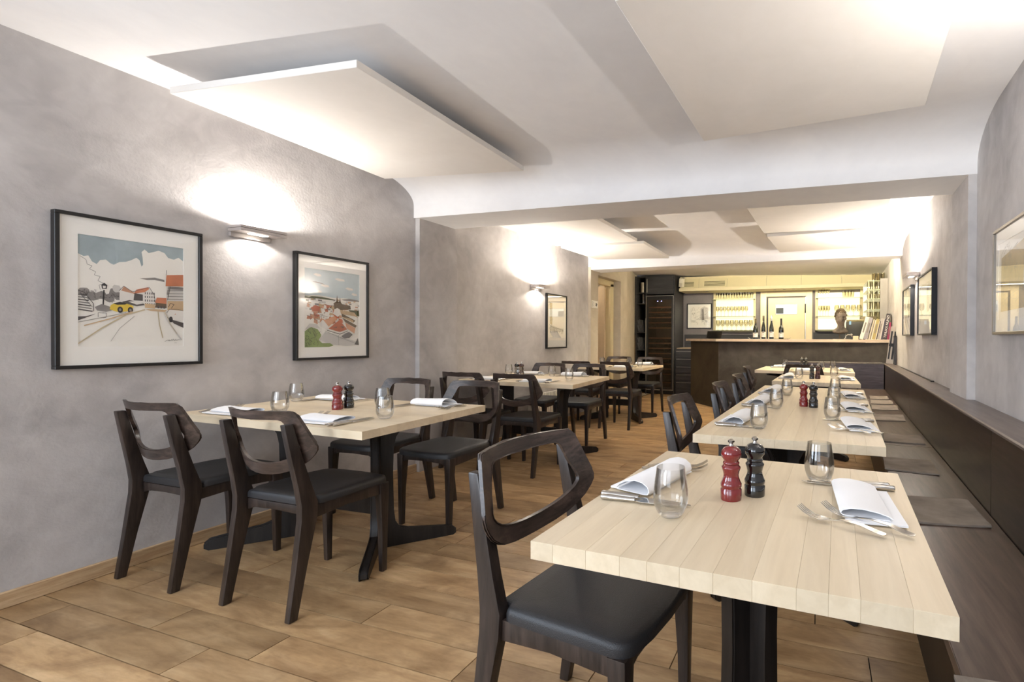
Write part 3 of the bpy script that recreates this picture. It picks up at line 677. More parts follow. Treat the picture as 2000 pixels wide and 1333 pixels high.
KN1, KN2, FK = knife_mesh(0.235), knife_mesh(0.205), fork_mesh(0.20)
FK2 = fork_mesh(0.185)
def napkin_mesh(seed=0, puff=0.020):
    """folded linen: flat lower layers, one loop of cloth folded over them; x across the place, y towards the glass"""
    rg = random.Random(seed); bm = B(); nx = 10; W_ = 0.235
    def band(pts, th, x0, x1, skew=0.0):
        n = len(pts); rows = []
        for i in range(nx+1):
            u = i/nx; x = x0+(x1-x0)*u; k = 1+0.10*math.sin(3*u+seed)
            o, q = [], []
            for j, (y, z) in enumerate(pts):
                a = Vector(pts[max(0, j-1)]); b = Vector(pts[min(n-1, j+1)]); d = (b-a).normalized(); nrm = Vector((-d.y, d.x))
                o.append(bm.verts.new((x+skew*y, y, max(0.0008, z*k)))); q.append(bm.verts.new((x+skew*y, y+nrm.x*th, max(0.0004, z*k+nrm.y*th))))
            rows.append((o, q))
        for (o, q), (o2, q2) in zip(rows, rows[1:]):
            for j in range(n-1):
                bm.faces.new((o[j], o[j+1], o2[j+1], o2[j])); bm.faces.new((q[j], q2[j], q2[j+1], q[j+1]))
            bm.faces.new((o[0], o2[0], q2[0], q[0])); bm.faces.new((o[-1], q[-1], q2[-1], o2[-1]))
        for o, q in (rows[0], rows[-1]):
            for j in range(n-1): bm.faces.new((o[j], q[j], q[j+1], o[j+1]))
    # lower folded sheet: a flat hairpin
    low = [(-0.055, 0.0035), (0.06, 0.0032), (0.068, 0.0050), (0.06, 0.0075), (-0.055, 0.0080)]
    band(low, 0.002, -W_/2-0.012, W_/2-0.012)
    top = [(-0.045, 0.0105), (0.0, 0.0110), (0.040, 0.0112), (0.050, 0.0125), (0.054, 0.0125+puff*0.25), (0.050, 0.0125+puff*0.62), (0.034, 0.013+puff*0.92), (0.010, 0.013+puff), (-0.02, 0.0125+puff*0.75), (-0.040, 0.0125+puff*0.38), (-0.050, 0.0125)]
    band([(y+0.022, z) for y, z in top], -0.002, -W_/2+0.004, W_/2+0.004, 0.08)
    return finish(bm, 'napkin', M_NAP, 60)
NAPS = [napkin_mesh(1, 0.020), napkin_mesh(2, 0.030), napkin_mesh(3, 0.014)]
def place(x, y, deg, where, nap=0, z=0.75, gl=(0.17, 0.205), glass=True, nrot=0.0, fk=0.0, forks=((-0.150, 0.035, 0), (-0.178, 0.045, 0))):
    """a laid place; (x, y) is the point of the table edge before the diner, who looks along deg (0 = +Y)"""
    a = R(deg); c, s = math.cos(a), math.sin(a)
    def P(u, v): return (x+u*c-v*s, y+u*s+v*c, z+0.0003)
    rg = random.Random(int((x+10)*100+(y+3)*17))
    o = obj('napkin', NAPS[nap], None, P(0.0+rg.uniform(-.01, .01), 0.085), a+R(nrot)); setp(o, 'folded white linen napkin %s' % where, 'napkin', 'folded napkins')
    for n, (mm, u, v, w) in enumerate(((KN1, 0.142, 0.012, 'large'), (KN2, 0.166, 0.022, 'small'))):
        t = thing('table_knife', '%s steel knife %s' % (w, where), 'knife', P(u, v), a+R(rg.uniform(-3, 3)), 'steel table knives')
        obj('handle', mm[0], t); obj('blade', mm[1], t)
    for n, (mm, (u, v, fr), w) in enumerate(((FK, forks[0], 'large'), (FK2, forks[1], 'small'))):
        o = obj('table_fork', mm, None, Vector(P(u, v))+Vector((0, 0, 0.004 if fr < -20 else 0)), a+R(fk+fr+rg.uniform(-2, 2))); setp(o, '%s steel fork %s' % (w, where), 'fork', 'steel table forks')
    if glass:
        o = obj('drinking_glass', GLASS, None, P(*gl), rg.uniform(0, 6)); setp(o, 'stemless clear water glass %s' % where, 'glass', 'stemless water glasses')
# front right table
place(0.207, 1.228, 90, 'at the bench side of the front right table', 2, gl=(0.166, 0.20), nrot=3, forks=((-0.176, 0.020, -29), (-0.190, 0.075, -26)))
place(-0.527, 1.235, -90, 'at the chair side of the front right table', 1, gl=(0.215, 0.216), nrot=-12, forks=((-0.125, 0.02, 10), (-0.150, 0.03, 15)))
mill(-0.202, 1.176, 0.75, 'red', 'left of a black one on the front right table'); mill(-0.150, 1.226, 0.75, 'black', 'right of a red one on the front right table')
# long right table
for k, (yl, yr_, nm) in enumerate(((2.30, 2.33, 'nearest'), (2.97, 2.90, 'middle'), (3.62, 3.53, 'farthest'))):
    place(-0.475+0.033*(yl-2), yl, -88, 'at the %s chair-side place of the long right table' % nm, 1, gl=(0.175, 0.215), nrot=-8)
    place(0.262+0.045*(yr_-2), yr_, 92, 'at the %s bench-side place of the long right table' % nm, 2, gl=(0.165, 0.20), nrot=2, forks=((-0.176, 0.020, -28), (-0.190, 0.070, -26)))
mill(-0.075, 2.925, 0.75, 'red', 'left of a black one on the long right table'); mill(-0.020, 2.895, 0.75, 'black', 'right of a red one on the long right table')
# short right table
place(-0.385, 4.98, -88, 'at the chair side of the short right table', 1, gl=(0.16, 0.21)); place(0.368, 4.98, 92, 'at the bench side of the short right table', 0, gl=(0.165, 0.20))
mill(-0.05, 4.94, 0.75, 'black', 'beside a dark red one on the short right table'); mill(0.005, 4.95, 0.75, 'dark red', 'beside a black one on the short right table')
# rear right table
place(-0.14, 6.045, 0, 'at the near side of the rear right table', 0, gl=(0.19, 0.30)); place(0.42, 6.40, 92, 'at the bench side of the rear right table', 0, gl=(0.20, 0.22))
place(-0.45, 6.90, 180, 'at the far side of the rear right table', 0, gl=(-0.03, 0.10))
mill(-0.20, 6.72, 0.75, 'black', 'left one of the dark pair on the rear right table'); mill(-0.145, 6.73, 0.75, 'black', 'right one of the dark pair on the rear right table')
# front left table
place(-2.20, 1.525, 0, 'at the near right place of the front left table', 2, gl=(0.20, 0.255)); place(-2.87, 1.55, 0, 'at the near left place of the front left table', 2, gl=(0.20, 0.19))
place(-2.84, 2.305, 180, 'at the far left place of the front left table', 0, gl=(0.20, 0.23)); place(-2.11, 2.315, 178, 'at the far right place of the front left table', 1, gl=(0.205, 0.27))
mill(-2.497, 1.920, 0.75, 'red', 'in front of a black one on the front left table'); mill(-2.495, 1.985, 0.75, 'black', 'behind a red one on the front left table')
# middle left table
place(-2.39, 3.60, 0, 'at the near right place of the middle left table', 2, gl=(0.20, 0.33)); place(-2.95, 3.66, 0, 'at the near left place of the middle left table', 2, gl=(0.17, 0.33))
place(-2.90, 4.50, 180, 'at the far left place of the middle left table', 0, gl=(0.22, 0.20)); place(-2.38, 4.49, 180, 'at the far right place of the middle left table', 1, gl=(0.20, 0.22))
mill(-2.90, 4.13, 0.75, 'black', 'left of a dark red one on the middle left table'); mill(-2.845, 4.13, 0.75, 'dark red', 'right of a black one on the middle left table')
# rear left table
place(-2.50, 5.83, 0, 'at the near right place of the rear left table', 2, gl=(0.20, 0.24)); place(-2.95, 5.86, 0, 'at the near left place of the rear left table', 2, gl=(0.0, 0.40))
place(-2.42, 6.67, 180, 'at the far right place of the rear left table', 1, gl=(0.20, 0.20)); place(-2.86, 6.67, 180, 'at the far left place of the rear left table', 0, gl=(0.20, 0.20))

# ------------------------------------------------------------------ pictures
def wc(name, c, var=0.10):   # watercolour wash
    return plain('wash_'+name, rgb(*c), 0.75, var=var)
WASH = dict(sky=wc('sky', (166, 180, 184), .16), skyb=wc('pale_sky', (198, 212, 216), .06), roof=wc('roof', (205, 128, 92), .2), roof2=wc('rust', (196, 106, 74), .15), yel=wc('yellow', (232, 200, 70), .08),
            grey=wc('grey', (150, 144, 140), .2), dgrey=wc('dark_grey', (88, 82, 80), .2), ink=wc('ink', (50, 46, 46), .1), tan=wc('tan', (206, 176, 138), .15), lgrey=wc('light_grey', (212, 208, 202), .05),
            green=wc('green', (140, 158, 96), .25), dgreen=wc('dark_green', (90, 92, 60), .2), brown=wc('brown', (112, 92, 70), .2), salmon=wc('salmon', (214, 160, 128), .15), white=wc('white', (236, 231, 224), .01),
            pen=wc('pen', (120, 116, 110), .15), lpen=wc('light_pen', (168, 162, 152), .15), sepia=wc('sepia', (198, 182, 150), .15))
def picture(label, loc, rz, w, h, fm, fw, fd, mw, art, group, mats_w=None):
    """local x along the wall, -y out of it, z up; loc = centre of the picture at the wall"""
    t = thing('framed_picture', label, 'picture', loc, rz, group)
    for nm, x0, x1, z0, z1 in (('frame_rail', -w/2, w/2, h/2-fw, h/2), ('frame_rail', -w/2, w/2, -h/2, -h/2+fw), ('frame_rail', -w/2, -w/2+fw, -h/2+fw, h/2-fw), ('frame_rail', w/2-fw, w/2, -h/2+fw, h/2-fw)):
        boxo(nm, x0, x1, -fd, -0.0015, z0, z1, fm, t, 0.0015)
    iw, ih = w/2-fw, h/2-fw
    ml, mr, mb, mt = mw
    x0, x1, z0, z1 = -w/2+ml, w/2-mr, -h/2+mb, h/2-mt
    bm = B(); yb, yf_ = -fd+0.014, -fd+0.011
    for a, b, c, d in ((-iw, iw, z1, ih), (-iw, iw, -ih, z0), (-iw, x0, z0, z1), (x1, iw, z0, z1)): box(bm, a, b, yf_, yb, c, d)
    obj('mount', finish(bm, 'mount', M_MAT), t)
    bm = B(); mats = [M_PAPER]; keys = ['paper']
    box(bm, x0-0.005, x1+0.005, yb+0.0005, yb+0.002, z0-0.005, z1+0.005)
    W_, H_ = x1-x0, z1-z0; k = [0]
    def mi(c):
        if c not in keys: keys.append(c); mats.append(WASH[c])
        return keys.index(c)
    def poly(c, pts):
        k[0] += 1; y = yb+0.0004-0.000012*k[0]
        cl = lambda v: min(1.0, max(0.0, v))
        try:
            f = bm.faces.new([bm.verts.new((x0+cl(u)*W_, y, z0+cl(v)*H_)) for u, v in pts]); f.material_index = mi(c)
        except ValueError: pass
    def line(c, pts, wd=0.004):
        for (a, b), (p, q) in zip(pts, pts[1:]):
            d = math.hypot(p-a, q-b) or 1; nx, nz = -(q-b)/d*wd/2, (p-a)/d*wd/2
            poly(c, [(a-nx, b-nz), (p-nx, q-nz), (p+nx, q+nz), (a+nx, b+nz)])
    art(poly, line)
    me = bpy.data.meshes.new('print')
    for f in bm.faces: f.smooth = False
    bm.to_mesh(me); bm.free()
    for m in mats: me.materials.append(m)
    obj('print', me, t)
    boxo('glass_pane', -iw, iw, -fd+0.006, -fd+0.0075, -ih, ih, M_PANE, t)
    return t
def art_street(poly, line):
    rg = random.Random(5)
    poly('sky', [(0, 1), (0, .83), (.05, .81), (.09, .82), (.12, .77), (.16, .75), (.19, .79), (.24, .80), (.28, .77), (.31, .76), (.36, .79), (.42, .80), (.47, .82), (.52, .85), (.55, .83), (.57, .77), (.585, .79), (.58, .86), (.57, .91), (.60, .94), (.64, .91), (.70, .93), (.74, .945), (.80, .93), (.84, .885), (.90, .875), (.95, .90), (1, .87), (1, 1)])
    poly('grey', [(.55, .655), (.62, .645), (.70, .652), (.80, .64), (.80, .66), (.70, .675), (.63, .665)])
    line('grey', [(.02, .81), (.07, .78), (.08, .74), (.12, .73), (.10, .70), (.15, .68), (.14, .65), (.19, .64), (.17, .60), (.22, .58), (.18, .56), (.19, .52)], .004)
    for cx, cy, r in ((.05, .49, .05), (.13, .455, .055), (.20, .47, .05), (.31, .50, .05), (.335, .54, .045), (.36, .47, .05), (.27, .45, .05), (.42, .46, .05), (.48, .45, .04)):
        poly('grey' if r > .048 else 'lgrey', [(cx+r*rg.uniform(.8, 1.15)*math.cos(a*PI/6), cy+r*.8*rg.uniform(.8, 1.15)*math.sin(a*PI/6)) for a in range(12)])
    for i in range(30):
        a, b = rg.uniform(.02, .50), rg.uniform(.42, .52); line('dgrey', [(a, b), (a+rg.uniform(-.03, .03), b+rg.uniform(-.025, .025)), (a+rg.uniform(-.03, .03), b+rg.uniform(-.025, .025))], .003)
    poly('white', [(.36, .44), (.36, .52), (.40, .565), (.48, .515), (.63, .56), (.69, .50), (.71, .40), (.36, .38)])
    poly('salmon', [(.40, .565), (.375, .525), (.48, .505), (.50, .515)]); poly('roof', [(.50, .515), (.48, .50), (.60, .525), (.645, .56), (.63, .575), (.52, .545)])
    line('dgrey', [(.355, .52), (.40, .57), (.48, .52), (.645, .575), (.695, .50), (.705, .41)], .004)
    for r_ in range(4):
        for c_ in range(5): poly('dgrey', [(.60+.022*c_, .40+.035*r_), (.609+.022*c_, .40+.035*r_), (.609+.022*c_, .42+.035*r_), (.60+.022*c_, .42+.035*r_)])
    poly('dgrey', [(.49, .44), (.58, .44), (.58, .50), (.50, .51)]); poly('tan', [(.60, .375), (.70, .37), (.70, .41), (.60, .415)])
    poly('brown', [(.70, .38), (.82, .38), (.82, .47), (.72, .47)]); poly('roof', [(.70, .43), (.82, .42), (.82, .48), (.72, .48)])
    for c_ in range(3): poly('dgrey', [(.725+.03*c_, .375), (.745+.03*c_, .375), (.745+.03*c_, .40), (.725+.03*c_, .40)])
    poly('tan', [(.83, .36), (1, .36), (1, .47), (.83, .45)]); poly('lgrey', [(.82, .45), (.82, .60), (1, .60), (1, .46)])
    poly('roof', [(.81, .60), (.82, .71), (1, .73), (1, .61)]); poly('grey', [(.82, .52), (.84, .60), (1, .60), (1, .57), (.86, .57), (.84, .50)])
    for q in range(5): line('dgrey', [(.83, .47+.028*q), (1, .475+.03*q)], .005)
    line('dgrey', [(.83, .46), (.86, .60)], .006); line('ink', [(.815, .71), (.82, .76)], .004); line('ink', [(.84, .39), (.86, .43), (.90, .42), (.87, .38)], .005)
    for q in range(8): poly('grey' if q % 2 else 'dgrey', [(0, .33+.022*q), (.12-.008*q, .315+.024*q), (.125-.008*q, .325+.024*q), (0, .34+.022*q)])
    line('dgrey', [(.0, .50), (.05, .49), (.13, .39), (.13, .32)], .006); line('dgrey', [(.03, .46), (.12, .36)], .004)
    poly('dgrey', [(0, .27), (.07, .275), (.15, .30), (.12, .285), (0, .235)])
    line('ink', [(.213, .37), (.221, .52)], .012); poly('ink', [(.203, .53), (.243, .53), (.25, .565), (.225, .585), (.198, .565)]); poly('white', [(.212, .537), (.235, .537), (.238, .558), (.209, .558)])
    poly('grey', [(.14, .36), (.20, .39), (.27, .37), (.30, .34), (.24, .32), (.16, .33)]); line('dgrey', [(.17, .27), (.17, .31), (.24, .31), (.24, .27), (.17, .26)], .004)
    poly('yel', [(.27, .345), (.28, .385), (.33, .41), (.40, .415), (.46, .40), (.49, .38), (.48, .345), (.42, .33), (.33, .325)])
    poly('ink', [(.30, .40), (.36, .418), (.44, .41), (.41, .395), (.34, .39)])
    for cx in (.365, .46): poly('ink', [(cx+.026*math.cos(a*PI/5), .345+.03*math.sin(a*PI/5)) for a in range(10)]); poly('grey', [(cx+.012*math.cos(a*PI/4), .345+.014*math.sin(a*PI/4)) for a in range(8)])
    poly('dgrey', [(.38, .42), (.45, .44), (.58, .42), (.60, .40), (.52, .385), (.44, .40)]); poly('white', [(.44, .425), (.52, .435), (.59, .415), (.52, .40)])
    line('sepia', [(0, .03), (.20, .17), (.42, .30), (.60, .355)], .012); line('tan', [(.05, .19), (.28, .26), (.48, .33)], .010); line('lpen', [(0, .22), (.30, .29), (.42, .32)], .006)
    line('lpen', [(.28, .05), (.36, .17), (.50, .29)], .004); line('sepia', [(.73, .35), (.745, .22), (.78, .08)], .010); line('lgrey', [(.79, .35), (.84, .24), (.98, .06)], .016); line('sepia', [(.80, .34), (.86, .22), (.93, .12)], .006)
    poly('tan', [(.60, .36), (.70, .365), (.82, .36), (.80, .34), (.66, .345)])
    poly('white', [(.82, .33), (.85, .365), (1, .36), (1, .26), (.88, .255)]); poly('dgrey', [(.82, .295), (.86, .27), (1, .235), (1, .185), (.90, .225)]); poly('ink', [(.865+.02*math.cos(a*PI/5), .268+.03*math.sin(a*PI/5)) for a in range(10)])
    line('dgrey', [(.82, .33), (.85, .37), (.93, .372), (1, .36)], .004); poly('salmon', [(.90, .315), (.92, .32), (.915, .33)])
    # the painter's pencilled signature and year
    line('pen', [(.80, .045), (.83, .06), (.85, .05), (.84, .062), (.865, .053), (.875, .07), (.88, .055)], .003); line('pen', [(.885, .052), (.89, .072), (.90, .06), (.905, .05), (.915, .068), (.925, .055), (.94, .062), (.96, .066)], .003)
    line('pen', [(.90, .028), (.91, .034), (.92, .027), (.93, .034)], .002)
def art_town(poly, line):
    rg = random.Random(9)
    poly('skyb', [(0, .66), (0, 1), (1, 1), (1, .64), (.75, .655), (.5, .65), (.25, .67)])
    for cx, cy, w_ in ((.22, .93, .14), (.62, .90, .2), (.35, .80, .16), (.80, .79, .16), (.9, .72, .12), (.2, .72, .2)):
        poly('white', [(cx-w_/2, cy), (cx-w_*.2, cy+.018), (cx+w_*.4, cy+.008), (cx+w_/2, cy-.015), (cx, cy-.022)])
    poly('grey', [(.13, .835), (.22, .825), (.36, .81), (.30, .828), (.2, .84)])
    poly('dgreen', [(0, .655), (0, .625), (.2, .625), (.5, .615), (.55, .625), (.3, .65), (.1, .65)]); poly('grey', [(.65, .635), (.8, .655), (1, .64), (1, .62), (.7, .625)])
    for i in range(46):
        a, b = rg.uniform(0, 1), rg.uniform(.47, .62); w_ = rg.uniform(.03, .08)
        poly(rg.choice(['lgrey', 'tan', 'dgreen', 'white', 'grey', 'salmon']), [(a, b), (a+w_, b+rg.uniform(-.008, .008)), (a+w_, b+.018), (a, b+.02)])
    for i in range(60):
        a, b = rg.uniform(.03, .60), rg.uniform(.30, .53); w_ = rg.uniform(.05, .12)
        poly(rg.choice(['roof', 'salmon', 'salmon', 'tan', 'white', 'roof2']), [(a, b), (a+w_, b+rg.uniform(-.02, .02)), (a+w_*.9, b+.035), (a+.01, b+.045)])
        if i % 2: line('brown', [(a, b+.045), (a+w_, b+.03)], .004)
    for i in range(40):
        a, b = rg.uniform(.05, .6), rg.uniform(.30, .5); poly('brown', [(a, b), (a+.012, b), (a+.012, b+.01), (a, b+.01)])
    poly('roof2', [(.10, .50), (.18, .54), (.26, .52), (.25, .46), (.14, .46)])
    poly('brown', [(.52, .50), (.50, .58), (.55, .60), (.565, .69), (.585, .60), (.605, .60), (.62, .665), (.635, .60), (.66, .575), (.82, .56), (.83, .51), (.65, .495)])
    poly('white', [(.49, .44), (.52, .50), (.57, .52), (.62, .50), (.64, .44), (.58, .40)])
    poly('dgreen', [(.78, .50), (.99, .50), (1, .42), (.86, .44)]); poly('tan', [(.66, .44), (.9, .42), (.97, .40), (.9, .47), (.7, .49)])
    poly('brown', [(.65, .45), (.92, .36), (.88, .33), (.66, .405)]); poly('tan', [(.66, .40), (.88, .33), (.88, .36), (.80, .39)]); poly('brown', [(.66, .395), (.95, .29), (.92, .26), (.72, .335)]); poly('salmon', [(.72, .33), (.92, .255), (.90, .18), (.75, .25)])
    poly('salmon', [(.30, .34), (.52, .41), (.57, .37), (.40, .26)]); poly('white', [(.25, .31), (.31, .36), (.41, .27), (.38, .22), (.27, .27)])
    poly('roof2', [(.40, .235), (.61, .36), (.76, .235), (.62, .20)]); poly('dgrey', [(.50, .255), (.56, .27), (.56, .255)]); poly('dgrey', [(.62, .27), (.70, .275), (.69, .255)]); line('white', [(.39, .24), (.62, .19), (.77, .235)], .01); line('dgrey', [(.38, .22), (.62, .17), (.77, .215)], .008)
    poly('lgrey', [(.35, .20), (.60, .15), (.60, .02), (.42, .03), (.26, .10)]); poly('lgrey', [(.62, .14), (.98, .06), (.98, .02), (.75, .01), (.60, .02)]); line('pen', [(.60, .16), (.60, .02)], .004); line('pen', [(.35, .21), (.60, .13), (.98, .03)], .004)
    poly('grey', [(.65, .14), (.78, .20), (.86, .17), (.80, .12), (.70, .11)]); line('dgrey', [(.65, .14), (.72, .18), (.80, .20), (.86, .16), (.78, .12)], .005)
    poly('green', [(0, .20), (.10, .26), (.22, .23), (.28, .16), (.24, .09), (.30, .05), (.44, .05), (.50, .02), (.42, 0), (0, 0)])
    for i in range(46):
        a, b = rg.uniform(0, .26), rg.uniform(.01, .2); line('dgreen' if i % 3 else 'ink', [(a, b), (a+rg.uniform(-.05, .06), b+rg.uniform(.01, .06))], .004)
    poly('dgrey', [(.90, .03), (.97, .12), (.99, .02)]); poly('lgrey', [(0, .22), (.08, .30), (.2, .30), (.26, .24), (.12, .26)])
def art_sketch(seed, dens=60, tone='pen', sep=None):
    def f(poly, line):
        rg = random.Random(seed)
        if sep: poly(sep, [(.05, .1), (.95, .12), (.97, .78), (.6, .92), (.06, .8)])
        poly('lgrey', [(.55, .35), (.58, .85), (.75, .98), (.97, .9), (.97, .4), (.7, .3)]); poly('grey', [(.62, .3), (.62, .82), (.72, .92), (.76, .3)])
        for q in range(6):
            for r_ in range(3): poly('lgrey' if not sep else 'sepia', [(.8+.06*r_, .40+.08*q), (.83+.06*r_, .40+.08*q), (.83+.06*r_, .44+.08*q), (.8+.06*r_, .44+.08*q)])
        line(tone, [(.55, .3), (.57, .86), (.75, .99), (.97, .92)], .006); line(tone, [(.05, .2), (.35, .32), (.5, .34), (.95, .18)], .006)
        line(tone, [(.06, .3), (.06, .85), (.2, .95), (.32, .7), (.32, .33)], .005)
        for i in range(dens):
            a, b = rg.uniform(.04, .9), rg.uniform(.1, .9); line(tone, [(a, b), (a+rg.uniform(-.06, .08), b+rg.uniform(-.06, .08)), (a+rg.uniform(-.06, .08), b+rg.uniform(-.06, .08))], rg.uniform(.003, .007))
        for cx in (.12, .22, .88):
            line(tone, [(cx+.04*math.cos(a*PI/6), .22+.05*math.sin(a*PI/6)) for a in range(13)], .006)
    return f
def art_curve(poly, line):
    rg = random.Random(4)
    poly('lgrey', [(.0, .32), (.10, .40), (.5, .34), (.98, .30), (.98, .22), (.5, .22), (.05, .26)]); poly('sepia', [(.02, .95), (.18, .95), (.2, .4), (.04, .42)])
    line('pen', [(.02, .40), (.12, .36), (.35, .32), (.65, .30), (.98, .26)], .01)
    for i in range(70):
        a = rg.uniform(.02, .98); b = .30-.12*rg.random()+.08*(1-a)*rg.random(); line('pen', [(a, b), (a+rg.uniform(-.04, .05), b+rg.uniform(-.05, .05))], .008)
    for i in range(40):
        a, b = rg.uniform(.02, .2), rg.uniform(.4, .95); line('pen', [(a, b), (a+rg.uniform(-.03, .05), b+rg.uniform(-.05, .05))], .008)
picture('black-framed watercolour of a village street with a yellow car', (XL, 1.434, 1.353), R(90), 0.535, 0.715, M_BLACK, 0.016, 0.035, (0.074, 0.079, 0.10, 0.095), art_street, 'framed pictures')
picture('black-framed watercolour of a town of red roofs seen from above', (XL, 2.458, 1.348), R(90), 0.530, 0.715, M_BLACK, 0.016, 0.035, (0.062, 0.072, 0.085, 0.10), art_town, 'framed pictures')
picture('narrow black-framed ink drawing on the left wall before the doorway', (XL, 5.465, 1.358), R(90), 0.50, 0.70, M_BLACK, 0.016, 0.032, (0.07, 0.07, 0.10, 0.09), art_curve, 'framed pictures')
ang = R(-92.3)
M_SFR = plain('black_frame_side', rgb(30, 32, 38), 0.35)
def rpic(label, y0, y1, z0, z1, art, mw, fm=M_SFR, fd=0.04):
    yc = (y0+y1)/2; picture(label, (xr(yc)-0.0005, yc, (z0+z1)/2), ang, y1-y0, z1-z0, fm, 0.014, fd, mw, art, 'framed pictures')
rpic('framed sepia drawing on the right wall nearest the viewer, cut by the picture edge', 2.00, 2.665, 1.172, 1.665, art_sketch(21, 70, 'lpen', 'sepia'), (0.05, 0.05, 0.07, 0.07), M_STEELF, 0.03)
rpic('framed picture with reflecting glass on the right wall, nearer of two below the wall light', 4.20, 4.93, 1.185, 1.715, art_sketch(22, 24, 'lpen'), (0.08, 0.08, 0.09, 0.09))
rpic('framed picture with reflecting glass on the right wall, farther of two, nearest the bar', 5.38, 6.03, 1.185, 1.705, art_sketch(23, 24, 'lpen'), (0.08, 0.08, 0.09, 0.09))
picture('black-framed ink drawing of a street on the grey wall behind the bar', (-2.397, YB-0.001, 1.618), 0, 0.535, 0.535, M_BLACK, 0.016, 0.03, (0.06, 0.06, 0.06, 0.06), art_sketch(24, 70, 'pen'), 'framed pictures')

picture('framed sketch on the end wall of the passage, seen through the doorway', (-4.33, 9.198, 1.72), 0, 0.46, 0.86, M_BLACK, 0.02, 0.03, (0.05, 0.05, 0.06, 0.06), art_sketch(25, 50, 'pen'), 'framed pictures')
t = thing('wall_panelling', 'low brown wood panelling at the end of the passage behind the doorway', 'panelling', (-4.05, 9.198, 0.0))
for k in range(6): boxo('panel_board', -0.44+k*0.15, -0.292+k*0.15, -0.018, -0.001, 0.0, 1.2, wood('passage_wood', rgb(96, 70, 38), rgb(120, 90, 52), rgb(140, 108, 68), 'Z'), t, 0.002)
# small notice on the pier beside the doorway
t = thing('notice', 'small white notice with lines of text and a dark emblem beside the doorway', 'sign', (-3.2035, 6.515, 1.652), R(90))
boxo('card', -0.105, 0.105, -0.002, 0, -0.056, 0.056, plain('notice_card', rgb(238, 234, 224), 0.6, var=0.01), t)
bm = B()
for k in range(7): box(bm, -0.092, -0.092+(0.05 if k % 3 else 0.035), -0.0026, -0.002, 0.036-k*0.012, 0.039-k*0.012)
for cx, cz, r_ in ((0.05, 0.012, .018), (0.068, 0.0, .016), (0.04, -0.012, .015), (0.062, -0.02, .013)):
    poly_prism(bm, [(cx+r_*math.cos(a*PI/5), cz+r_*.7*math.sin(a*PI/5)) for a in range(10)], -0.0028, -0.002)
obj('lettering', finish(bm, 'lettering', plain('print_black', rgb(70, 66, 60), 0.7)), t)

# ------------------------------------------------------------------ bar counter
t = thing('bar_counter', 'long dark slate bar counter with a pale wooden top', 'bar counter', (0, 7.6, 0)); OX, OY = 0, 7.6
def bq(name, pts, z0, z1, m, bev=0.0):
    cx = sum(p[0] for p in pts)/4; cy = sum(p[1] for p in pts)/4; bm = B()
    hexa(bm, [(x-cx, y-cy, z0) for x, y in pts]+[(x-cx, y-cy, z1) for x, y in pts])
    if bev: bmesh.ops.bevel(bm, geom=bm.edges[:], offset=bev, segments=2, affect='EDGES')
    return obj(name, finish(bm, name, m), t, (cx-OX, cy-OY, 0))
bq('front_panel', [(-1.53, 7.645), (1.0, 7.345), (1.0, 7.37), (-1.53, 7.67)], 0, 1.095, M_BAR)
bq('corner_panel', [(-2.17, 8.317), (-1.5315, 7.646), (-1.5315, 7.675), (-2.15, 8.335)], 0, 1.095, M_BARL)
bq('end_panel', [(-2.17, 8.32), (-2.15, 8.337), (-1.75, 8.62), (-1.77, 8.64)], 0, 1.095, M_BARL)
bq('counter_top', [(-1.556, 7.553), (1.008, 7.325), (1.04, 7.95), (-1.25, 8.15)], 1.097, 1.139, M_COUNTER, 0.002)
bq('counter_top', [(-2.262, 8.295), (-1.558, 7.554), (-1.252, 8.152), (-1.80, 8.72)], 1.097, 1.139, M_COUNTER, 0.002)
bq('work_shelf', [(-1.5, 7.68), (1.0, 7.38), (1.0, 7.85), (-1.3, 8.1)], 0.86, 0.90, M_CABD)
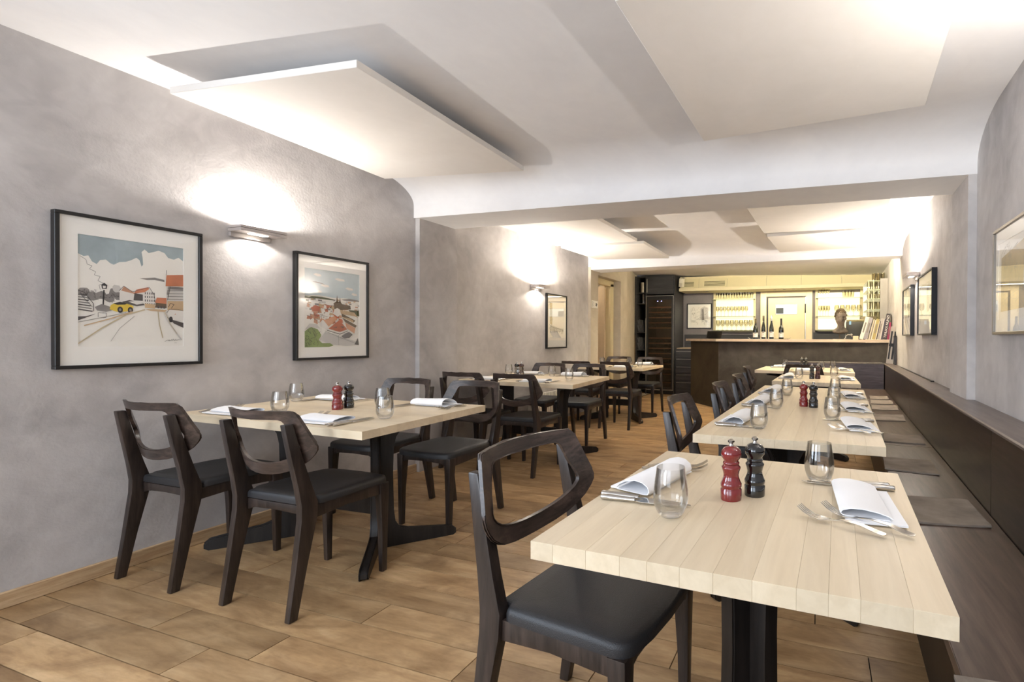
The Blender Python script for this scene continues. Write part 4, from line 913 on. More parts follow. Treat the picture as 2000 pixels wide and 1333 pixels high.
# black tray with four bottles
CT = 1.1395
o = thing('serving_tray', 'black oblong tray under the four wine bottles on the bar', 'tray', (-0.73, 7.72, CT))
bm = B(); box(bm, -0.30, 0.30, -0.075, 0.075, 0, 0.006, 0, 0.002)
for s in (-1, 1): hexa(bm, [(s*0.30, -0.06, 0.003), (s*0.33, -0.06, 0.016), (s*0.33, 0.06, 0.016), (s*0.30, 0.06, 0.003), (s*0.30, -0.06, 0.006), (s*0.33, -0.06, 0.020), (s*0.33, 0.06, 0.020), (s*0.30, 0.06, 0.006)])
obj('tray_base', finish(bm, 'tray_base', M_BLK), o)
def bottle(x, y, z, h, r, neck_m, lab, glass=M_BOTTLE, kind='slim'):
    t = thing('wine_bottle', lab, 'bottle', (x, y, z), 0, 'wine bottles on the bar')
    s = h/0.35; bm = B()
    if kind == 'slim': pr = [(0, 0), (r*.9, 0), (r, 0.006), (r, 0.13*s), (r*.93, 0.165*s), (r*.62, 0.215*s), (r*.40, 0.255*s), (0.0145, 0.285*s), (0.0138, 0.34*s), (0, 0.34*s)]
    else: pr = [(0, 0), (r*.9, 0), (r, 0.006), (r, 0.15*s), (r*.93, 0.185*s), (r*.55, 0.225*s), (r*.40, 0.245*s), (0.0145, 0.265*s), (0.0138, 0.34*s), (0, 0.34*s)]
    lathe(bm, pr, 24); obj('glass_body', finish(bm, 'glass_body', glass, 50), t)
    bm = B(); lathe(bm, [(0.0150, 0.272*s), (0.0150, 0.352*s), (0.012, 0.3545*s), (0, 0.3545*s)], 20); obj('capsule', finish(bm, 'capsule', neck_m, 50), t)
    bm = B(); lathe(bm, [(r+0.0006, 0.022*s), (r+0.0006, 0.105*s)], 24); obj('label', finish(bm, 'label', M_LABEL), t)
    bm = B()
    for k, (z0, z1) in enumerate(((0.088, 0.097), (0.064, 0.067), (0.05, 0.053))):
        n = 7; w = (0.5, 0.28, 0.4)[k]
        for i in range(n):
            a0, a1 = -PI/2-w+2*w*i/n, -PI/2-w+2*w*(i+1)/n; rr = r+0.0011
            bm.faces.new([bm.verts.new((rr*math.cos(a), rr*math.sin(a), zz*s)) for a, zz in ((a0, z0), (a1, z0), (a1, z1), (a0, z1))])
    obj('label_print', finish(bm, 'label_print', plain('label_ink', rgb(84, 66, 58), 0.6)), t)
    return t
CAPS = [plain('capsule_gold', rgb(120, 106, 70), 0.35, 0.5), plain('capsule_olive', rgb(62, 54, 34), 0.4, 0.3), plain('capsule_silver', rgb(190, 184, 186), 0.35, 0.4), plain('capsule_dark', rgb(40, 30, 30), 0.4)]
bottle(-0.945, 7.72, CT+0.0065, 0.315, 0.040, CAPS[0], 'leftmost dark wine bottle on the tray, its label with a brown band', kind='b')
bottle(-0.82, 7.72, CT+0.0065, 0.362, 0.035, CAPS[1], 'tall slim wine bottle with an olive neck, second from the left')
bottle(-0.695, 7.72, CT+0.0065, 0.362, 0.037, CAPS[2], 'tall slim wine bottle with a silver neck and a pale label')
bottle(-0.545, 7.72, CT+0.0065, 0.315, 0.039, CAPS[3], 'rightmost dark wine bottle on the tray', kind='b')
# till screen
t = thing('till_screen', 'black till screen leaning back on the left end of the bar', 'monitor', (-1.70, 8.05, CT), R(28))
bm = B(); hexa(bm, [(-0.13, -0.02, 0.012), (0.13, -0.02, 0.012), (0.13, 0.01, 0.004), (-0.13, 0.01, 0.004), (-0.13, -0.10, 0.125), (0.13, -0.10, 0.125), (0.13, -0.075, 0.135), (-0.13, -0.075, 0.135)], 0)
bmesh.ops.bevel(bm, geom=bm.edges[:], offset=0.006, segments=2, affect='EDGES'); obj('housing', finish(bm, 'housing', plain('till_plastic', rgb(22, 22, 22), 0.35)), t)
bm = B(); box(bm, -0.09, 0.09, -0.10, 0.03, 0, 0.010, 0, 0.002); obj('foot', finish(bm, 'foot', M_BLK), t)
bm = B(); hexa(bm, [(-0.11, 0.0125, 0.016), (0.11, 0.0125, 0.016), (0.11, 0.0135, 0.0165), (-0.11, 0.0135, 0.0165), (-0.11, -0.066, 0.122), (0.11, -0.066, 0.122), (0.11, -0.065, 0.1225), (-0.11, -0.065, 0.1225)]); obj('screen', finish(bm, 'screen', M_BLK), t)
# clay bust on a rod
def bust():
    t = thing('portrait_bust', 'rough clay portrait head with curly hair on a thin rod', 'sculpture', (0.335, 7.66, CT), R(14))
    bm = B(); box(bm, -0.10, 0.12, -0.07, 0.07, 0, 0.008, 0, 0.002); obj('base_plate', finish(bm, 'base_plate', M_STEELF), t)
    bm = B(); lathe(bm, [(0, 0.008), (0.010, 0.008), (0.010, 0.115), (0, 0.115)], 12, -0.02, 0); obj('rod', finish(bm, 'rod', plain('iron_rod', rgb(70, 56, 44), 0.6)), t)
    bm = B(); rings = []; n = 40
    # centre x, centre y, half width, half depth by height: collar, neck, jaw, cheeks, brow, crown
    prof = [(0.082, -0.01, 0, .015, .012), (0.090, -0.01, -.005, .075, .035), (0.104, -0.01, -.004, .112, .052), (0.128, -.008, 0, .118, .056), (0.155, -.004, 0, .090, .050), (0.178, 0, 0.002, .058, .047), (0.205, .002, 0.003, .050, .048), (0.228, 0, -.002, .050, .058),
            (0.243, -.008, -.014, .052, .070), (0.262, -.012, -.018, .060, .080), (0.285, -.010, -.014, .067, .084), (0.31, -.006, -.010, .071, .086), (0.335, -.002, -.004, .074, .088), (0.36, 0, 0, .076, .088), (0.385, .002, .004, .074, .084), (0.41, .002, .006, .064, .072), (0.43, .002, .008, .046, .052), (0.442, .002, .008, .018, .02)]
    for z, cx, cy, a, b in prof:
        rings.append([bm.verts.new((cx+a*math.cos(2*PI*i/n), cy+b*math.sin(2*PI*i/n), z)) for i in range(n)])
    for p, q in zip(rings, rings[1:]):
        for i in range(n): bm.faces.new((p[i], p[(i+1) % n], q[(i+1) % n], q[i]))
    bm.faces.new(rings[0][::-1]); bm.faces.new(rings[-1])
    bmesh.ops.subdivide_edges(bm, edges=bm.edges[:], cuts=1, use_grid_fill=True)
    from mathutils import noise
    def g(v, c, s, amp, d):
        r2 = sum(((v[i]-c[i])/s[i])**2 for i in range(3)); return Vector(d)*amp*math.exp(-r2)
    for v in bm.verts:
        p = v.co.copy(); o = Vector()
        if p.z > 0.235 and p.y < 0.02:
            o += g(p, (-.010, -.098, .305), (.013, .04, .022), .030, (0, -1, 0))     # nose
            o += g(p, (-.010, -.098, .292), (.018, .04, .010), .010, (0, -1, 0))
            for s in (-1, 1):
                o += g(p, (-.008+s*.028, -.085, .328), (.016, .04, .011), .016, (0, 1, 0))   # eye sockets
                o += g(p, (-.008+s*.027, -.085, .326), (.009, .03, .006), .009, (0, -1, 0))
                o += g(p, (-.008+s*.040, -.07, .296), (.018, .04, .018), .007, (0, -1, 0))
            o += g(p, (-.008, -.09, .346), (.05, .04, .010), .012, (0, -1, 0))       # brow
            o += g(p, (-.010, -.09, .272), (.022, .04, .006), .009, (0, -1, 0)); o += g(p, (-.010, -.09, .264), (.018, .04, .003), .006, (0, 1, 0)); o += g(p, (-.010, -.09, .256), (.018, .04, .006), .008, (0, -1, 0))
            o += g(p, (-.010, -.085, .243), (.022, .04, .010), .012, (0, -1, -.2))     # chin
        v.co = p+o+Vector((1, 1, .4))*0.0035*noise.noise(p*70)
    obj('head', finish(bm, 'head', M_BUST, 60), t)
    bm = B(); rg = random.Random(3)
    for i in range(190):
        th, ph = rg.uniform(0, 2*PI), rg.uniform(0.0, 1.75); zz = math.cos(ph)
        if math.sin(th) < -0.25 and zz < 0.42: continue
        x, y, z = .002+.080*math.sin(ph)*math.cos(th), .010+.088*math.sin(ph)*math.sin(th), .362+.092*zz
        r_ = rg.uniform(.010, .019); m_ = Matrix.Translation((x, y, z)) @ Matrix.Rotation(rg.uniform(0, 6), 4, Vector((rg.random(), rg.random(), rg.random()+.1)).normalized())
        res = bmesh.ops.create_icosphere(bm, subdivisions=1, radius=r_, matrix=m_)
        for v in res['verts']: v.co += Vector((rg.uniform(-1, 1), rg.uniform(-1, 1), rg.uniform(-1, 1)))*r_*0.28
    obj('curly_hair', finish(bm, 'curly_hair', plaster('bust_hair', rgb(56, 45, 34), rgb(92, 76, 56), 0.5, 1.5, False, 8), 60), t)
    for s in (-1, 1):
        bm = B(); res = bmesh.ops.create_icosphere(bm, subdivisions=2, radius=0.02)
        for v in res['verts']: v.co = Vector((v.co.x*0.4+s*0.077, v.co.y*0.8+0.005, v.co.z*1.25+0.315))
        obj('ear', finish(bm, 'ear', M_BUST, 60), t)
bust()
# books leaning to the right on the bar
BK = [  # x at foot, width, height, colour, lean, label
    (0.583, 0.052, 0.335, (228, 220, 204), 15, 'thick cream book, leftmost of the leaning row on the bar'),
    (0.640, 0.050, 0.325, (150, 144, 148), 14, 'thick grey book beside the leftmost cream one'),
    (0.693, 0.012, 0.300, (54, 46, 44), 13, 'thin dark book right of the thick grey one'),
    (0.708, 0.016, 0.300, (196, 184, 160), 13, 'thin beige book in the leaning row'),
    (0.727, 0.010, 0.295, (112, 98, 84), 12, 'thin brown book in the leaning row'),
    (0.740, 0.014, 0.290, (214, 204, 184), 12, 'thin cream book left of the olive one'),
    (0.757, 0.038, 0.300, (168, 150, 92), 12, 'olive yellow book in the middle of the row'),
    (0.798, 0.012, 0.262, (206, 196, 178), 11, 'thin pale book right of the olive one'),
    (0.812, 0.010, 0.270, (48, 42, 46), 11, 'thin black book right of the olive one'),
    (0.825, 0.030, 0.310, (170, 162, 156), 10, 'light grey book in the right half of the row'),
    (0.857, 0.016, 0.305, (196, 190, 186), 10, 'slim white-grey book in the right half of the row'),
    (0.875, 0.022, 0.300, (66, 62, 72), 9, 'dark slate book just left of the tall lettered one'),
    (0.899, 0.052, 0.375, (60, 52, 54), 8, 'tall dark book with large white letters on its spine'),
    (0.955, 0.030, 0.250, (150, 50, 86), 6, 'magenta book at the right end of the row')]
for x, w, h, c, lean, lab in BK:
    t = thing('book', lab, 'book', (x, 7.55+0.0, CT+w*math.sin(R(lean))*0), 0, 'leaning books on the bar')
    t.rotation_euler = (0, R(lean), R(-5))
    cm = plain('cover_%d_%d_%d' % c, rgb(*c), 0.5, var=0.04)
    # the foot corner nearest the lean stays on the counter
    t.location.z = CT + w*math.sin(R(lean)) + 0.0005
    bm = B(); box(bm, 0, w, -0.002, 0, 0, h); box(bm, 0, 0.0022, 0, 0.20, 0, h); box(bm, w-0.0022, w, 0, 0.20, 0, h); obj('cover', finish(bm, 'cover', cm), t)
    bm = B(); box(bm, 0.0024, w-0.0024, 0.0005, 0.195, 0.003, h-0.004); obj('pages', finish(bm, 'pages', M_PAPER), t)
    if w > 0.05 and h > 0.36:
        cu = bpy.data.curves.new('spine_lettering', 'FONT'); cu.body = 'TIMUXX NUNZI'; cu.size = 0.042; cu.extrude = 0.0004; cu.align_x = 'CENTER'; cu.align_y = 'CENTER'
        cu.materials.append(plain('letter_white', rgb(236, 232, 228), 0.6))
        tm = bpy.data.objects.new('tmp', cu); COL.objects.link(tm); bpy.context.view_layer.update()
        me = bpy.data.meshes.new_from_object(tm.evaluated_get(bpy.context.evaluated_depsgraph_get())); bpy.data.objects.remove(tm)
        l = obj('spine_lettering', me, t, (w/2, -0.0026, h/2)); l.rotation_euler = (R(90), R(-90), 0)
        xs_ = [v.co.x for v in me.vertices]; k = (h*0.86)/(max(xs_)-min(xs_)); l.scale = (k, 1.05, 1)
    elif w > 0.025:
        bm = B(); box(bm, w*0.3, w*0.7, -0.0026, -0.002, h*0.3, h*0.75); obj('spine_band', finish(bm, 'spine_band', plain('spine_band', rgb(130, 122, 112), 0.6)), t)
# grey and black rack leaning at the end of the ledge
t = thing('leaning_rack', 'tall grey and black slotted holder leaning on the ledge by the bar', 'holder', (0.925, 7.04, 0.8165))
t.rotation_euler = (R(-3), R(7), R(-4))
bm = B()
for a, b, c, d in ((-0.045, -0.033, 0, 0.5), (0.030, 0.042, 0, 0.5), (-0.033, 0.030, 0, 0.06), (-0.033, 0.030, 0.44, 0.5), (-0.012, 0.008, 0.06, 0.23), (-0.012, 0.008, 0.275, 0.44)): box(bm, a, b, -0.008, 0, c, d)
obj('front_plate', finish(bm, 'front_plate', plain('rack_grey', rgb(170, 160, 148), 0.4, 0.3)), t)
bm = B(); box(bm, -0.043, 0.040, 0.001, 0.006, 0.004, 0.496); box(bm, 0.042, 0.060, -0.006, 0.03, 0.0, 0.51); box(bm, -0.040, 0.036, -0.0085, -0.0005, 0.235, 0.272); obj('back_body', finish(bm, 'back_body', M_BLACK), t)
t = thing('ledge_box', 'small dark box behind the leaning holder against the right wall', 'box', (0.975, 6.93, 0.8105))
boxo('case', -0.012, 0.012, -0.04, 0.04, 0.0, 0.36, plain('dark_case', rgb(58, 58, 64), 0.5), t, 0.003); boxo('cap', -0.013, 0.013, -0.045, 0.045, 0.361, 0.38, M_BLACK, t, 0.002)
t = thing('cable_strip', 'thin dark strip lying along the wall on the bench ledge', 'strip', (xr(5.3)-0.02, 5.3, 0.8105), R(-2.3))
boxo('strip', -0.006, 0.006, -1.0, 1.0, 0, 0.006, M_BLACK, t); boxo('end_cap', -0.012, 0.012, -1.05, -1.001, 0, 0.008, M_BLACK, t)
# black machine, tap and papers behind the counter
t = thing('coffee_machine', 'dark box-shaped machine behind the bust on the bar', 'machine', (0.58, 8.12, 0.901))
boxo('body', -0.15, 0.13, -0.12, 0.12, 0.0, 0.515, plain('machine_dark', rgb(44, 42, 34), 0.4), t, 0.006); boxo('top_tray', -0.14, 0.14, -0.11, 0.11, 0.516, 0.55, plain('tray_olive', rgb(120, 110, 76), 0.4, 0.4), t, 0.004)
boxo('blue_tag', -0.11, -0.08, -0.128, -0.121, 0.47, 0.525, plain('tag_blue', rgb(120, 160, 200), 0.5), t); boxo('rear_hood', 0.06, 0.28, -0.09, 0.12, 0.46, 0.60, plain('hood_olive', rgb(92, 82, 52), 0.45), t, 0.01)
boxo('leg', -0.14, 0.12, -0.11, 0.11, -0.9, 0.0, M_CABD, t)
t = thing('beer_tap', 'small chromed tap beside the bust', 'tap', (0.455, 7.83, CT))
bm = B(); tube(bm, [(-0.05, 0, 0.0), (-0.04, 0, 0.05), (-0.01, 0, 0.075), (0.03, 0, 0.07), (0.05, 0, 0.045)], 0.008, 8); obj('spout', finish(bm, 'spout', M_STEEL, 60), t)
bm = B(); lathe(bm, [(0, 0), (0.022, 0), (0.022, 0.006), (0.010, 0.02), (0, 0.02)], 16, -0.05, 0); lathe(bm, [(0, 0.06), (0.016, 0.062), (0.02, 0.075), (0.012, 0.088), (0, 0.09)], 14, 0.04, 0); obj('knob', finish(bm, 'knob', M_STEEL, 60), t)
t = thing('paper_stack', 'small stack of beige papers between the bust and the books', 'papers', (0.535, 7.56, CT)); boxo('sheets', -0.035, 0.035, -0.05, 0.05, 0, 0.05, plain('beige_paper', rgb(196, 182, 150), 0.7), t, 0.002); boxo('top_sheet', -0.033, 0.036, -0.048, 0.052, 0.0502, 0.051, M_PAPER, t)

# ------------------------------------------------------------------ tall cabinet with wine cooler
CX0, CX1, CY0, CY1 = -3.612, -2.742, 9.2, 9.85
t = thing('tall_cabinet', 'tall charcoal cabinet with open shelves around the wine cooler', 'cabinet', ((CX0+CX1)/2, CY0, 0)); ox, oy = (CX0+CX1)/2, CY0
def cb(name, x0, x1, y0, y1, z0, z1, m, bev=0.001, parent=None):
    o = boxo(name, x0, x1, y0, y1, z0, z1, m, parent or t, bev); o.location = (o.location.x-ox, o.location.y-oy, o.location.z); return o
cb('side_panel', CX0, CX0+0.05, CY0, CY1, 0.0, 2.42, M_CAB); cb('side_panel', CX1-0.02, CX1, CY0, CY1, 0, 2.42, M_CAB); cb('divider', -3.372, -3.352, CY0, CY1, 0, 2.39, M_CAB)
cb('top_panel', CX0+0.05, CX1-0.02, CY0, CY1, 2.39, 2.42, M_CAB); cb('back_panel', CX0+0.05, CX1-0.02, CY1-0.02, CY1-0.001, 0, 2.388, M_CABD, 0)
for z in (2.075, 1.855, 1.262, 0.895, 0.51, 0.09): cb('shelf', CX0+0.051, -3.373, CY0+0.004, CY1-0.03, z-0.01, z+0.01, M_CAB)
dr = cb('door', -3.350, CX1-0.022, CY0-0.018, CY0, 2.045, 2.386, M_CAB)
h = boxo('handle', -3.325-(-3.350+CX1-0.022)/2-0.006, -3.325-(-3.350+CX1-0.022)/2+0.008, -0.035, -0.022, -0.14, 0.14, M_ALU, dr, 0.003)
cb('plinth', -3.35, CX1-0.022, CY0+0.05, CY0+0.07, 0, 0.06, M_CABD)
t2 = thing('wine_cooler', 'glass-fronted wine cooler with wooden racks and a blue display', 'wine cooler', (-3.055, CY0, 0)); t = t2; ox, oy = -3.055, CY0
cb('housing', -3.345, -3.335, CY0+0.03, CY1-0.05, 0.06, 2.0, M_CABD); cb('housing', -2.775, -2.767, CY0+0.03, CY1-0.05, 0.06, 2.0, M_CABD); cb('housing', -3.335, -2.775, CY1-0.06, CY1-0.05, 0.06, 2.0, M_CABD)
cb('housing', -3.335, -2.775, CY0+0.03, CY1-0.06, 1.97, 2.0, M_CABD)
cb('base', -3.345, -2.768, CY0+0.02, CY1-0.06, 0.02, 0.075, M_BLACK)
for a, b, c, d in ((-3.350, -3.340, 0.085, 2.01), (-2.772, -2.765, 0.085, 2.01), (-3.340, -2.772, 2.0, 2.01), (-3.340, -2.772, 0.085, 0.098)): cb('door_rim', a, b, CY0-0.022, CY0, c, d, M_ALU, 0)
for a, b, c, d in ((-3.340, -3.305, 0.098, 2.0), (-2.807, -2.772, 0.098, 2.0), (-3.305, -2.807, 1.93, 2.0), (-3.305, -2.807, 0.098, 0.135)): cb('door_frame', a, b, CY0-0.016, CY0, c, d, M_BLACK, 0)
cb('door_glass', -3.305, -2.807, CY0-0.012, CY0-0.008, 0.135, 1.93, M_DARKGLASS, 0)
cb('door_handle', -3.352, -3.340, CY0-0.045, CY0-0.023, 0.75, 1.55, M_ALU, 0.002)
RK = wood('rack_wood', rgb(120, 86, 60), rgb(150, 112, 82), rgb(176, 136, 102), 'X')
wb_ = B()
for z in (1.775, 1.672, 1.565, 1.46, 1.352, 1.145, 1.04, 0.935, 0.83, 0.725, 0.62, 0.515, 0.41, 0.24):
    cb('rack', -3.300, -2.812, CY0+0.02, CY0+0.042, z-0.012, z+0.012, RK, 0)
for z in (1.672, 1.565, 1.46, 1.352, 1.04, 0.935, 0.83, 0.62, 0.515):
    for x in (-3.26, -3.17, -3.08, -2.99, -2.90):
        bm = B(); tube(bm, [(0, 0, 0), (0, 0.07, 0), (0, 0.11, 0), (0, 0.33, 0)], [0.014, 0.015, 0.034, 0.036], 10)
        o = obj('bottle_end', finish(bm, 'bottle_end', M_BOTTLE, 50), t, (x-ox, 0.05, z+0.052))
for x in (-3.10, -3.02): cb('display_light', x-0.008, x+0.008, CY0-0.0135, CY0-0.0125, 1.892, 1.902, M_LED, 0)
point('cooler_light', (-3.05, CY0+0.04, 1.88), 1.2, 0.03, (1, 0.85, 0.7))
# canisters and leaflets on the open shelves
def canister(x, z, h, r, m, lab):
    bm = B(); lathe(bm, [(0, 0), (r, 0), (r, h*0.93), (r*1.03, h*0.935), (r*1.03, h), (0, h)], 20); setp(obj('canister', finish(bm, 'canister', m, 50), None, (x, CY0+0.10, z)), lab, 'canister', 'steel canisters')
canister(-3.465, 2.086, 0.215, 0.045, plain('satin_steel', rgb(178, 166, 152), 0.35, 0.6), 'brushed steel canister on the top shelf of the cabinet'); canister(-3.445, 1.866, 0.185, 0.035, plain('dark_steel', rgb(120, 118, 122), 0.3, 0.8), 'narrow dark steel canister on the second shelf'); canister(-3.44, 0.101, 0.2, 0.04, M_BLACK, 'dark canister at the bottom of the cabinet')
for sh, z0 in (('third', 1.273), ('fourth', 0.906)):
    for k in range(5):
        t = thing('leaflet', 'grey leaflet leaning on the %s open shelf of the cabinet' % sh, 'leaflet', (-3.535+k*0.026, CY0+0.05, z0), 0, 'leaning leaflets on the %s shelf' % sh); t.rotation_euler = (0, R(-14+k*1.5), 0)
        t.location.z += 0.001; boxo('sheets', 0, 0.007, 0, 0.2, 0.0, 0.235+0.012*((k*7) % 3), plain('leaflet_grey', rgb(120, 118, 122), 0.4), t)
# drawer unit beside the cooler
t = thing('drawer_unit', 'low charcoal drawer unit between the wine cooler and the bar', 'cabinet', (-2.52, 9.22, 0)); ox, oy = -2.52, 9.22
cb('carcass', -2.735, -2.30, 9.24, 9.80, 0.0, 0.93, M_CAB)
for k in range(5):
    z0 = 0.135+k*0.157; d = cb('drawer', -2.73, -2.305, 9.222, 9.239, z0, z0+0.150, M_CAB); boxo('handle', -0.19, 0.19, -0.028, -0.016, 0.035, 0.045, M_ALU, d, 0.002)
cb('plinth_panel', -2.73, -2.305, 9.226, 9.239, 0.0, 0.13, M_CAB); cb('worktop', -2.70, -2.30, 9.215, 9.80, 0.931, 0.951, M_COUNTER)

# ------------------------------------------------------------------ rear wall of the bar
t = thing('ventilation_duct', 'cream perforated metal duct running along the bar ceiling', 'duct', (-0.75, 9.4, 2.1)); ox, oy = -0.75, 9.4
def vb(name, x0, x1, y0, y1, z0, z1, m, bev=0.0): 
    o = boxo(name, x0, x1, y0, y1, z0, z1, m, t, bev); o.location = (o.location.x+0.75, o.location.y-9.4, o.location.z-2.1); return o
vb('bottom_board', -2.70, 1.095, 9.36, 9.898, 2.105, 2.165, M_SOFFIT); vb('top_rail', -2.70, 1.095, 9.44, 9.46, 2.365, 2.40, M_SOFFIT)
M_MESH = None
m = NT('perforated_sheet'); v = m.coords((1, 1, 1), True, False); vo = m.add('ShaderNodeTexVoronoi'); vo.inputs['Scale'].default_value = 42; vo.inputs['Randomness'].default_value = 0.0
mp2 = m.add('ShaderNodeMapping'); mp2.inputs['Rotation'].default_value = (0, R(45), 0); mp2.inputs['Scale'].default_value = (1, 0.001, 1); m.link(v, mp2.inputs['Vector']); m.link(mp2.outputs[0], vo.inputs['Vector'])
m.col(m.ramp(vo.outputs['Distance'], [(0.30, rgb(120, 112, 86)), (0.42, rgb(206, 196, 160))])); m.b.inputs['Roughness'].default_value = 0.55; M_MESH = m.m
xs_ = [-2.69, -2.30, -1.72, -0.95, -0.30, 0.42, 1.09]
for a, b in zip(xs_, xs_[1:]):
    bm = B(); L = (b-a)/2-0.002; hexa(bm, [(-L, 0, 0), (L, 0, 0), (L, 0.004, 0), (-L, 0.004, 0), (-L, 0.05, 0.2), (L, 0.05, 0.2), (L, 0.054, 0.2), (-L, 0.054, 0.2)])
    obj('perforated_panel', finish(bm, 'perforated_panel', M_MESH), t, ((a+b)/2+0.75, 0.0, 0.066))
for a, n in ((-2.62, 0.22), (-2.18, 0.42)):
    for k in range(4): vb('grille_slat', a, a+n, 9.392+k*0.008, 9.398+k*0.008, 2.205+k*0.026, 2.215+k*0.026, plain('slat_dark', rgb(96, 88, 66), 0.6))
for x in (-2.15, -0.80, -0.62, -0.44, 0.1): 
    bm = B(); lathe(bm, [(0, 0), (0.03, 0), (0.026, -0.006), (0, -0.006)], 16); obj('spot_ring', finish(bm, 'spot_ring', M_ALU), t, (x+0.75, 0.12, 0.0045))
t = thing('loudspeaker', 'small white loudspeaker mounted at the left end of the duct', 'speaker', (-2.64, 9.33, 2.19)); t.rotation_euler = (R(8), R(9), R(-12))
boxo('case', -0.045, 0.045, -0.04, 0.04, 0, 0.17, plain('speaker_white', rgb(222, 216, 200), 0.5), t, 0.008); boxo('grille', -0.038, 0.038, -0.044, -0.041, 0.01, 0.08, plain('speaker_mesh', rgb(196, 188, 170), 0.7), t, 0.001); boxo('bracket', -0.008, 0.008, 0.041, 0.10, 0.08, 0.2, M_ALU, t)

def glassware(kind):
    bm = B()
    if kind == 'tumbler': pr = [(0, 0), (0.024, 0), (0.03, 0.13), (0.0285, 0.13), (0.0225, 0.006), (0, 0.006)]
    elif kind == 'wine': pr = [(0, 0), (0.032, 0), (0.030, 0.003), (0.005, 0.008), (0.0045, 0.085), (0.012, 0.095), (0.034, 0.125), (0.036, 0.15), (0.029, 0.20), (0.0275, 0.20), (0.034, 0.15), (0.032, 0.127), (0.0, 0.098)]
    else: pr = [(0, 0), (0.038, 0), (0.036, 0.003), (0.006, 0.010), (0.005, 0.075), (0.03, 0.09), (0.046, 0.12), (0.047, 0.15), (0.036, 0.21), (0.0345, 0.21), (0.045, 0.15), (0.0, 0.088)]
    lathe(bm, pr, 14); return finish(bm, kind, GLASS_SH, 50)
GLASS_SH = glass_mat('shelf_glass', (0.90, 0.88, 0.80), 0.8)
GW = {k: glassware(k) for k in ('tumbler', 'wine', 'goblet')}
def lit_shelf(x0, x1, z0, z1, label, rows, zs, side):
    yb_ = YB-0.002; t = thing('glass_shelf', label, 'shelf', ((x0+x1)/2, yb_, z0), 0, 'backlit glass shelves'); cx = (x0+x1)/2; w = (x1-x0)/2
    boxo('glow_panel', -w+0.05, w-0.05, -0.022, -0.006, 0.045, z1-z0-0.05, M_GLOW, t)
    for a, b in ((-w, -w+0.045), (w-0.045, w)): boxo('upright', a, b, -0.05, -0.001, 0, z1-z0, M_SOFFIT, t)
    boxo('bottom_rail', -w, w, -0.05, -0.001, 0, 0.035, M_SOFFIT, t)
    sg = plain('shelf_glass_edge', rgb(170, 178, 140), 0.2)
    for z in zs: boxo('shelf_board', -w+0.01, w-0.01, -0.19, -0.052, z-z0-0.004, z-z0+0.004, sg, t, 0.001)
    for kind, x_a, x_b, n, z, nm in rows:
        for k in range(n):
            o = obj('stored_glass', GW[kind], None, (x_a+(x_b-x_a)*(k+0.5)/n, yb_-0.12, z+0.0045)); setp(o, nm, 'glass', nm)
lit_shelf(-2.085, -1.205, 1.272, 2.10, 'backlit glass shelf full of glasses left of the kitchen door',
          [('tumbler', -2.02, -1.25, 14, 1.955, 'row of tumblers on the top of the left backlit shelf'), ('wine', -2.02, -1.35, 9, 1.60, 'stemmed glasses on the middle of the left backlit shelf'), ('goblet', -2.02, -1.25, 8, 1.31, 'large goblets on the bottom of the left backlit shelf')], [1.31, 1.60, 1.955], 1)
lit_shelf(-0.045, 0.82, 1.285, 2.10, 'backlit glass shelf right of the kitchen door behind the bust',
          [('tumbler', 0.45, 0.66, 4, 1.94, 'tall tumblers on the top of the right backlit shelf'), ('wine', 0.02, 0.22, 4, 1.94, 'small stemmed glasses at the left of the top right shelf'), ('wine', 0.02, 0.22, 4, 1.585, 'small stemmed glasses at the left of the middle right shelf'), ('goblet', 0.30, 0.80, 5, 1.585, 'goblets on the middle of the right backlit shelf')], [1.31, 1.585, 1.94], 1)
# kitchen door
bm = B()
for a, b, c, d, dp in ((-1.11, -0.99, 0, 2.10, 0.05), (-0.22, -0.10, 0, 2.10, 0.05), (-0.99, -0.22, 1.995, 2.10, 0.05)): box(bm, a, b, YB-dp, YB-0.001, c, d, 0, 0.004)
d2 = structure('door_2', bm, M_CREAM2)
lf = boxo('door_leaf', -0.955, -0.245, YB-0.03, YB-0.004, 0.02, 1.965, M_CREAM, d2)
bm = B(); box(bm, -0.815, -0.385, YB-0.0345, YB-0.0305, 1.63, 1.835); obj('window_trim', finish(bm, 'window_trim', M_STEELF), d2)
bm = B(); box(bm, -0.803, -0.397, YB-0.0365, YB-0.035, 1.642, 1.823); obj('window_pane', finish(bm, 'window_pane', emit('kitchen_light', (0.72, 0.78, 0.8), 0.16)), d2)
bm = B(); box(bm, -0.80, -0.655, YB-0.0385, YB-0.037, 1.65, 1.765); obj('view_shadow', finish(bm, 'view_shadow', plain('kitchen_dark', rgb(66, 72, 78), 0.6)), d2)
bm = B(); box(bm, -0.986, -0.96, YB-0.012, YB-0.006, 0.02, 1.98); obj('door_gap', finish(bm, 'door_gap', M_BLACK), d2)
bm = B(); box(bm, -0.238, -0.222, YB-0.03, YB-0.006, 0.02, 1.98); obj('door_edge_strip', finish(bm, 'door_edge_strip', M_ALU), d2)
bm = B(); box(bm, -0.245, -0.220, YB-0.05, YB-0.031, 1.66, 1.84, 0, 0.008); obj('door_closer', finish(bm, 'door_closer', M_BLACK), d2)
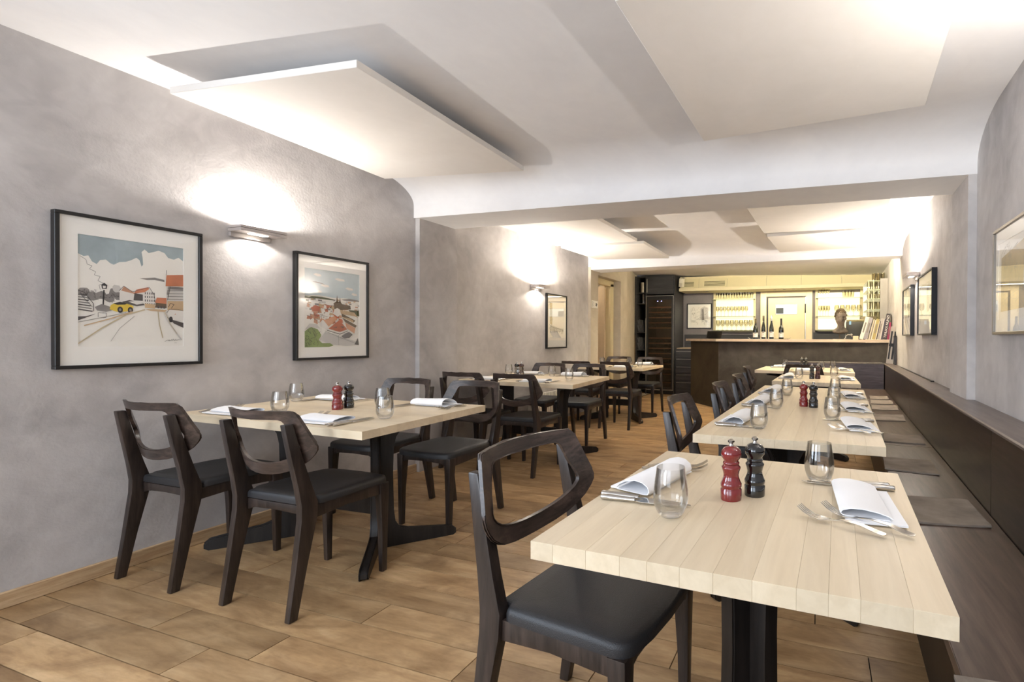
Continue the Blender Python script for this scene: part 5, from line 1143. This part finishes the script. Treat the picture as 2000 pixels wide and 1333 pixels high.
for a, b, lab in ((-2.72, -1.13, 'dark splashback panel left of the kitchen door'), (-0.08, 1.05, 'dark splashback panel right of the kitchen door')):
    t = thing('splashback', lab, 'panel', ((a+b)/2, YB-0.002, 0.9)); boxo('board', -(b-a)/2, (b-a)/2, -0.018, 0, 0, 0.325 if a < -1 else 0.372, M_CAB, t)
    boxo('worktop', -(b-a)/2+(0.43 if a < -1 else 0), (b-a)/2, -0.52, -0.02, -0.04, 0, M_CABD, t); boxo('cabinet_front', -(b-a)/2+(0.43 if a < -1 else 0), (b-a)/2, -0.50, -0.48, -0.9, -0.041, M_CAB, t)
# tall shelf unit at the right end of the bar, its grey side towards the room
t = thing('glass_rack_unit', 'tall shelf unit of glasses with a grey side panel at the right end', 'shelf', (1.0, 8.25, 0)); ox, oy = 1.0, 8.25
cb('side_panel', 0.935, 1.045, 8.20, 8.225, 0, 2.105, plain('unit_grey', rgb(148, 142, 136), 0.5)); cb('back_panel', 1.046, 1.056, 8.226, 9.2, 0.9, 2.105, M_SOFFIT); cb('glow_panel', 0.77, 1.045, 9.18, 9.2, 0.95, 2.09, M_GLOW)  # glowing panel at the far end is added to brighten the glassware
sg = plain('shelf_glass_edge', rgb(170, 178, 140), 0.2)
for z in (1.28, 1.46, 1.62, 1.79, 1.94, 2.08): cb('shelf_board', 0.76, 1.045, 8.27, 9.15, z-0.004, z+0.004, sg, 0)
for x in (0.765, 0.84): cb('post', x, x+0.008, 8.27, 8.278, 0.9, 2.1, M_SOFFIT, 0)
k = 0
for z in (1.46, 1.62, 1.79, 1.94, 2.08):
    for x in (0.79, 0.86, 0.925, 0.99):
        for y in (8.32, 8.42):
            kd = ('tumbler', 'wine')[k % 2]; k += 1
            if z > 2 and x < 0.8: continue
            o = obj('stored_glass', GW['tumbler'], None, (x, y, z+0.0045)); o.scale = (1, 1, 0.95); setp(o, 'tumbler on the tall shelf unit at the right end of the bar', 'glass', 'tumblers on the tall shelf unit')
# radiator below the middle left tables
t = thing('radiator', 'white column radiator low on the left wall behind the middle left table', 'radiator', (-3.19, 5.4, 0.12))
for k in range(22): boxo('radiator_column', -0.045, 0.0, -0.58+k*0.05, -0.58+k*0.05+0.034, 0, 0.345, plain('radiator_white', rgb(226, 220, 208), 0.45), t, 0.006)
boxo('header_pipe', -0.035, -0.01, -0.58, 0.50, 0.03, 0.05, plain('radiator_white', rgb(226, 220, 208), 0.45), t); boxo('wall_foot', -0.058, -0.045, -0.3, -0.27, -0.12, 0.1, M_ALU, t)
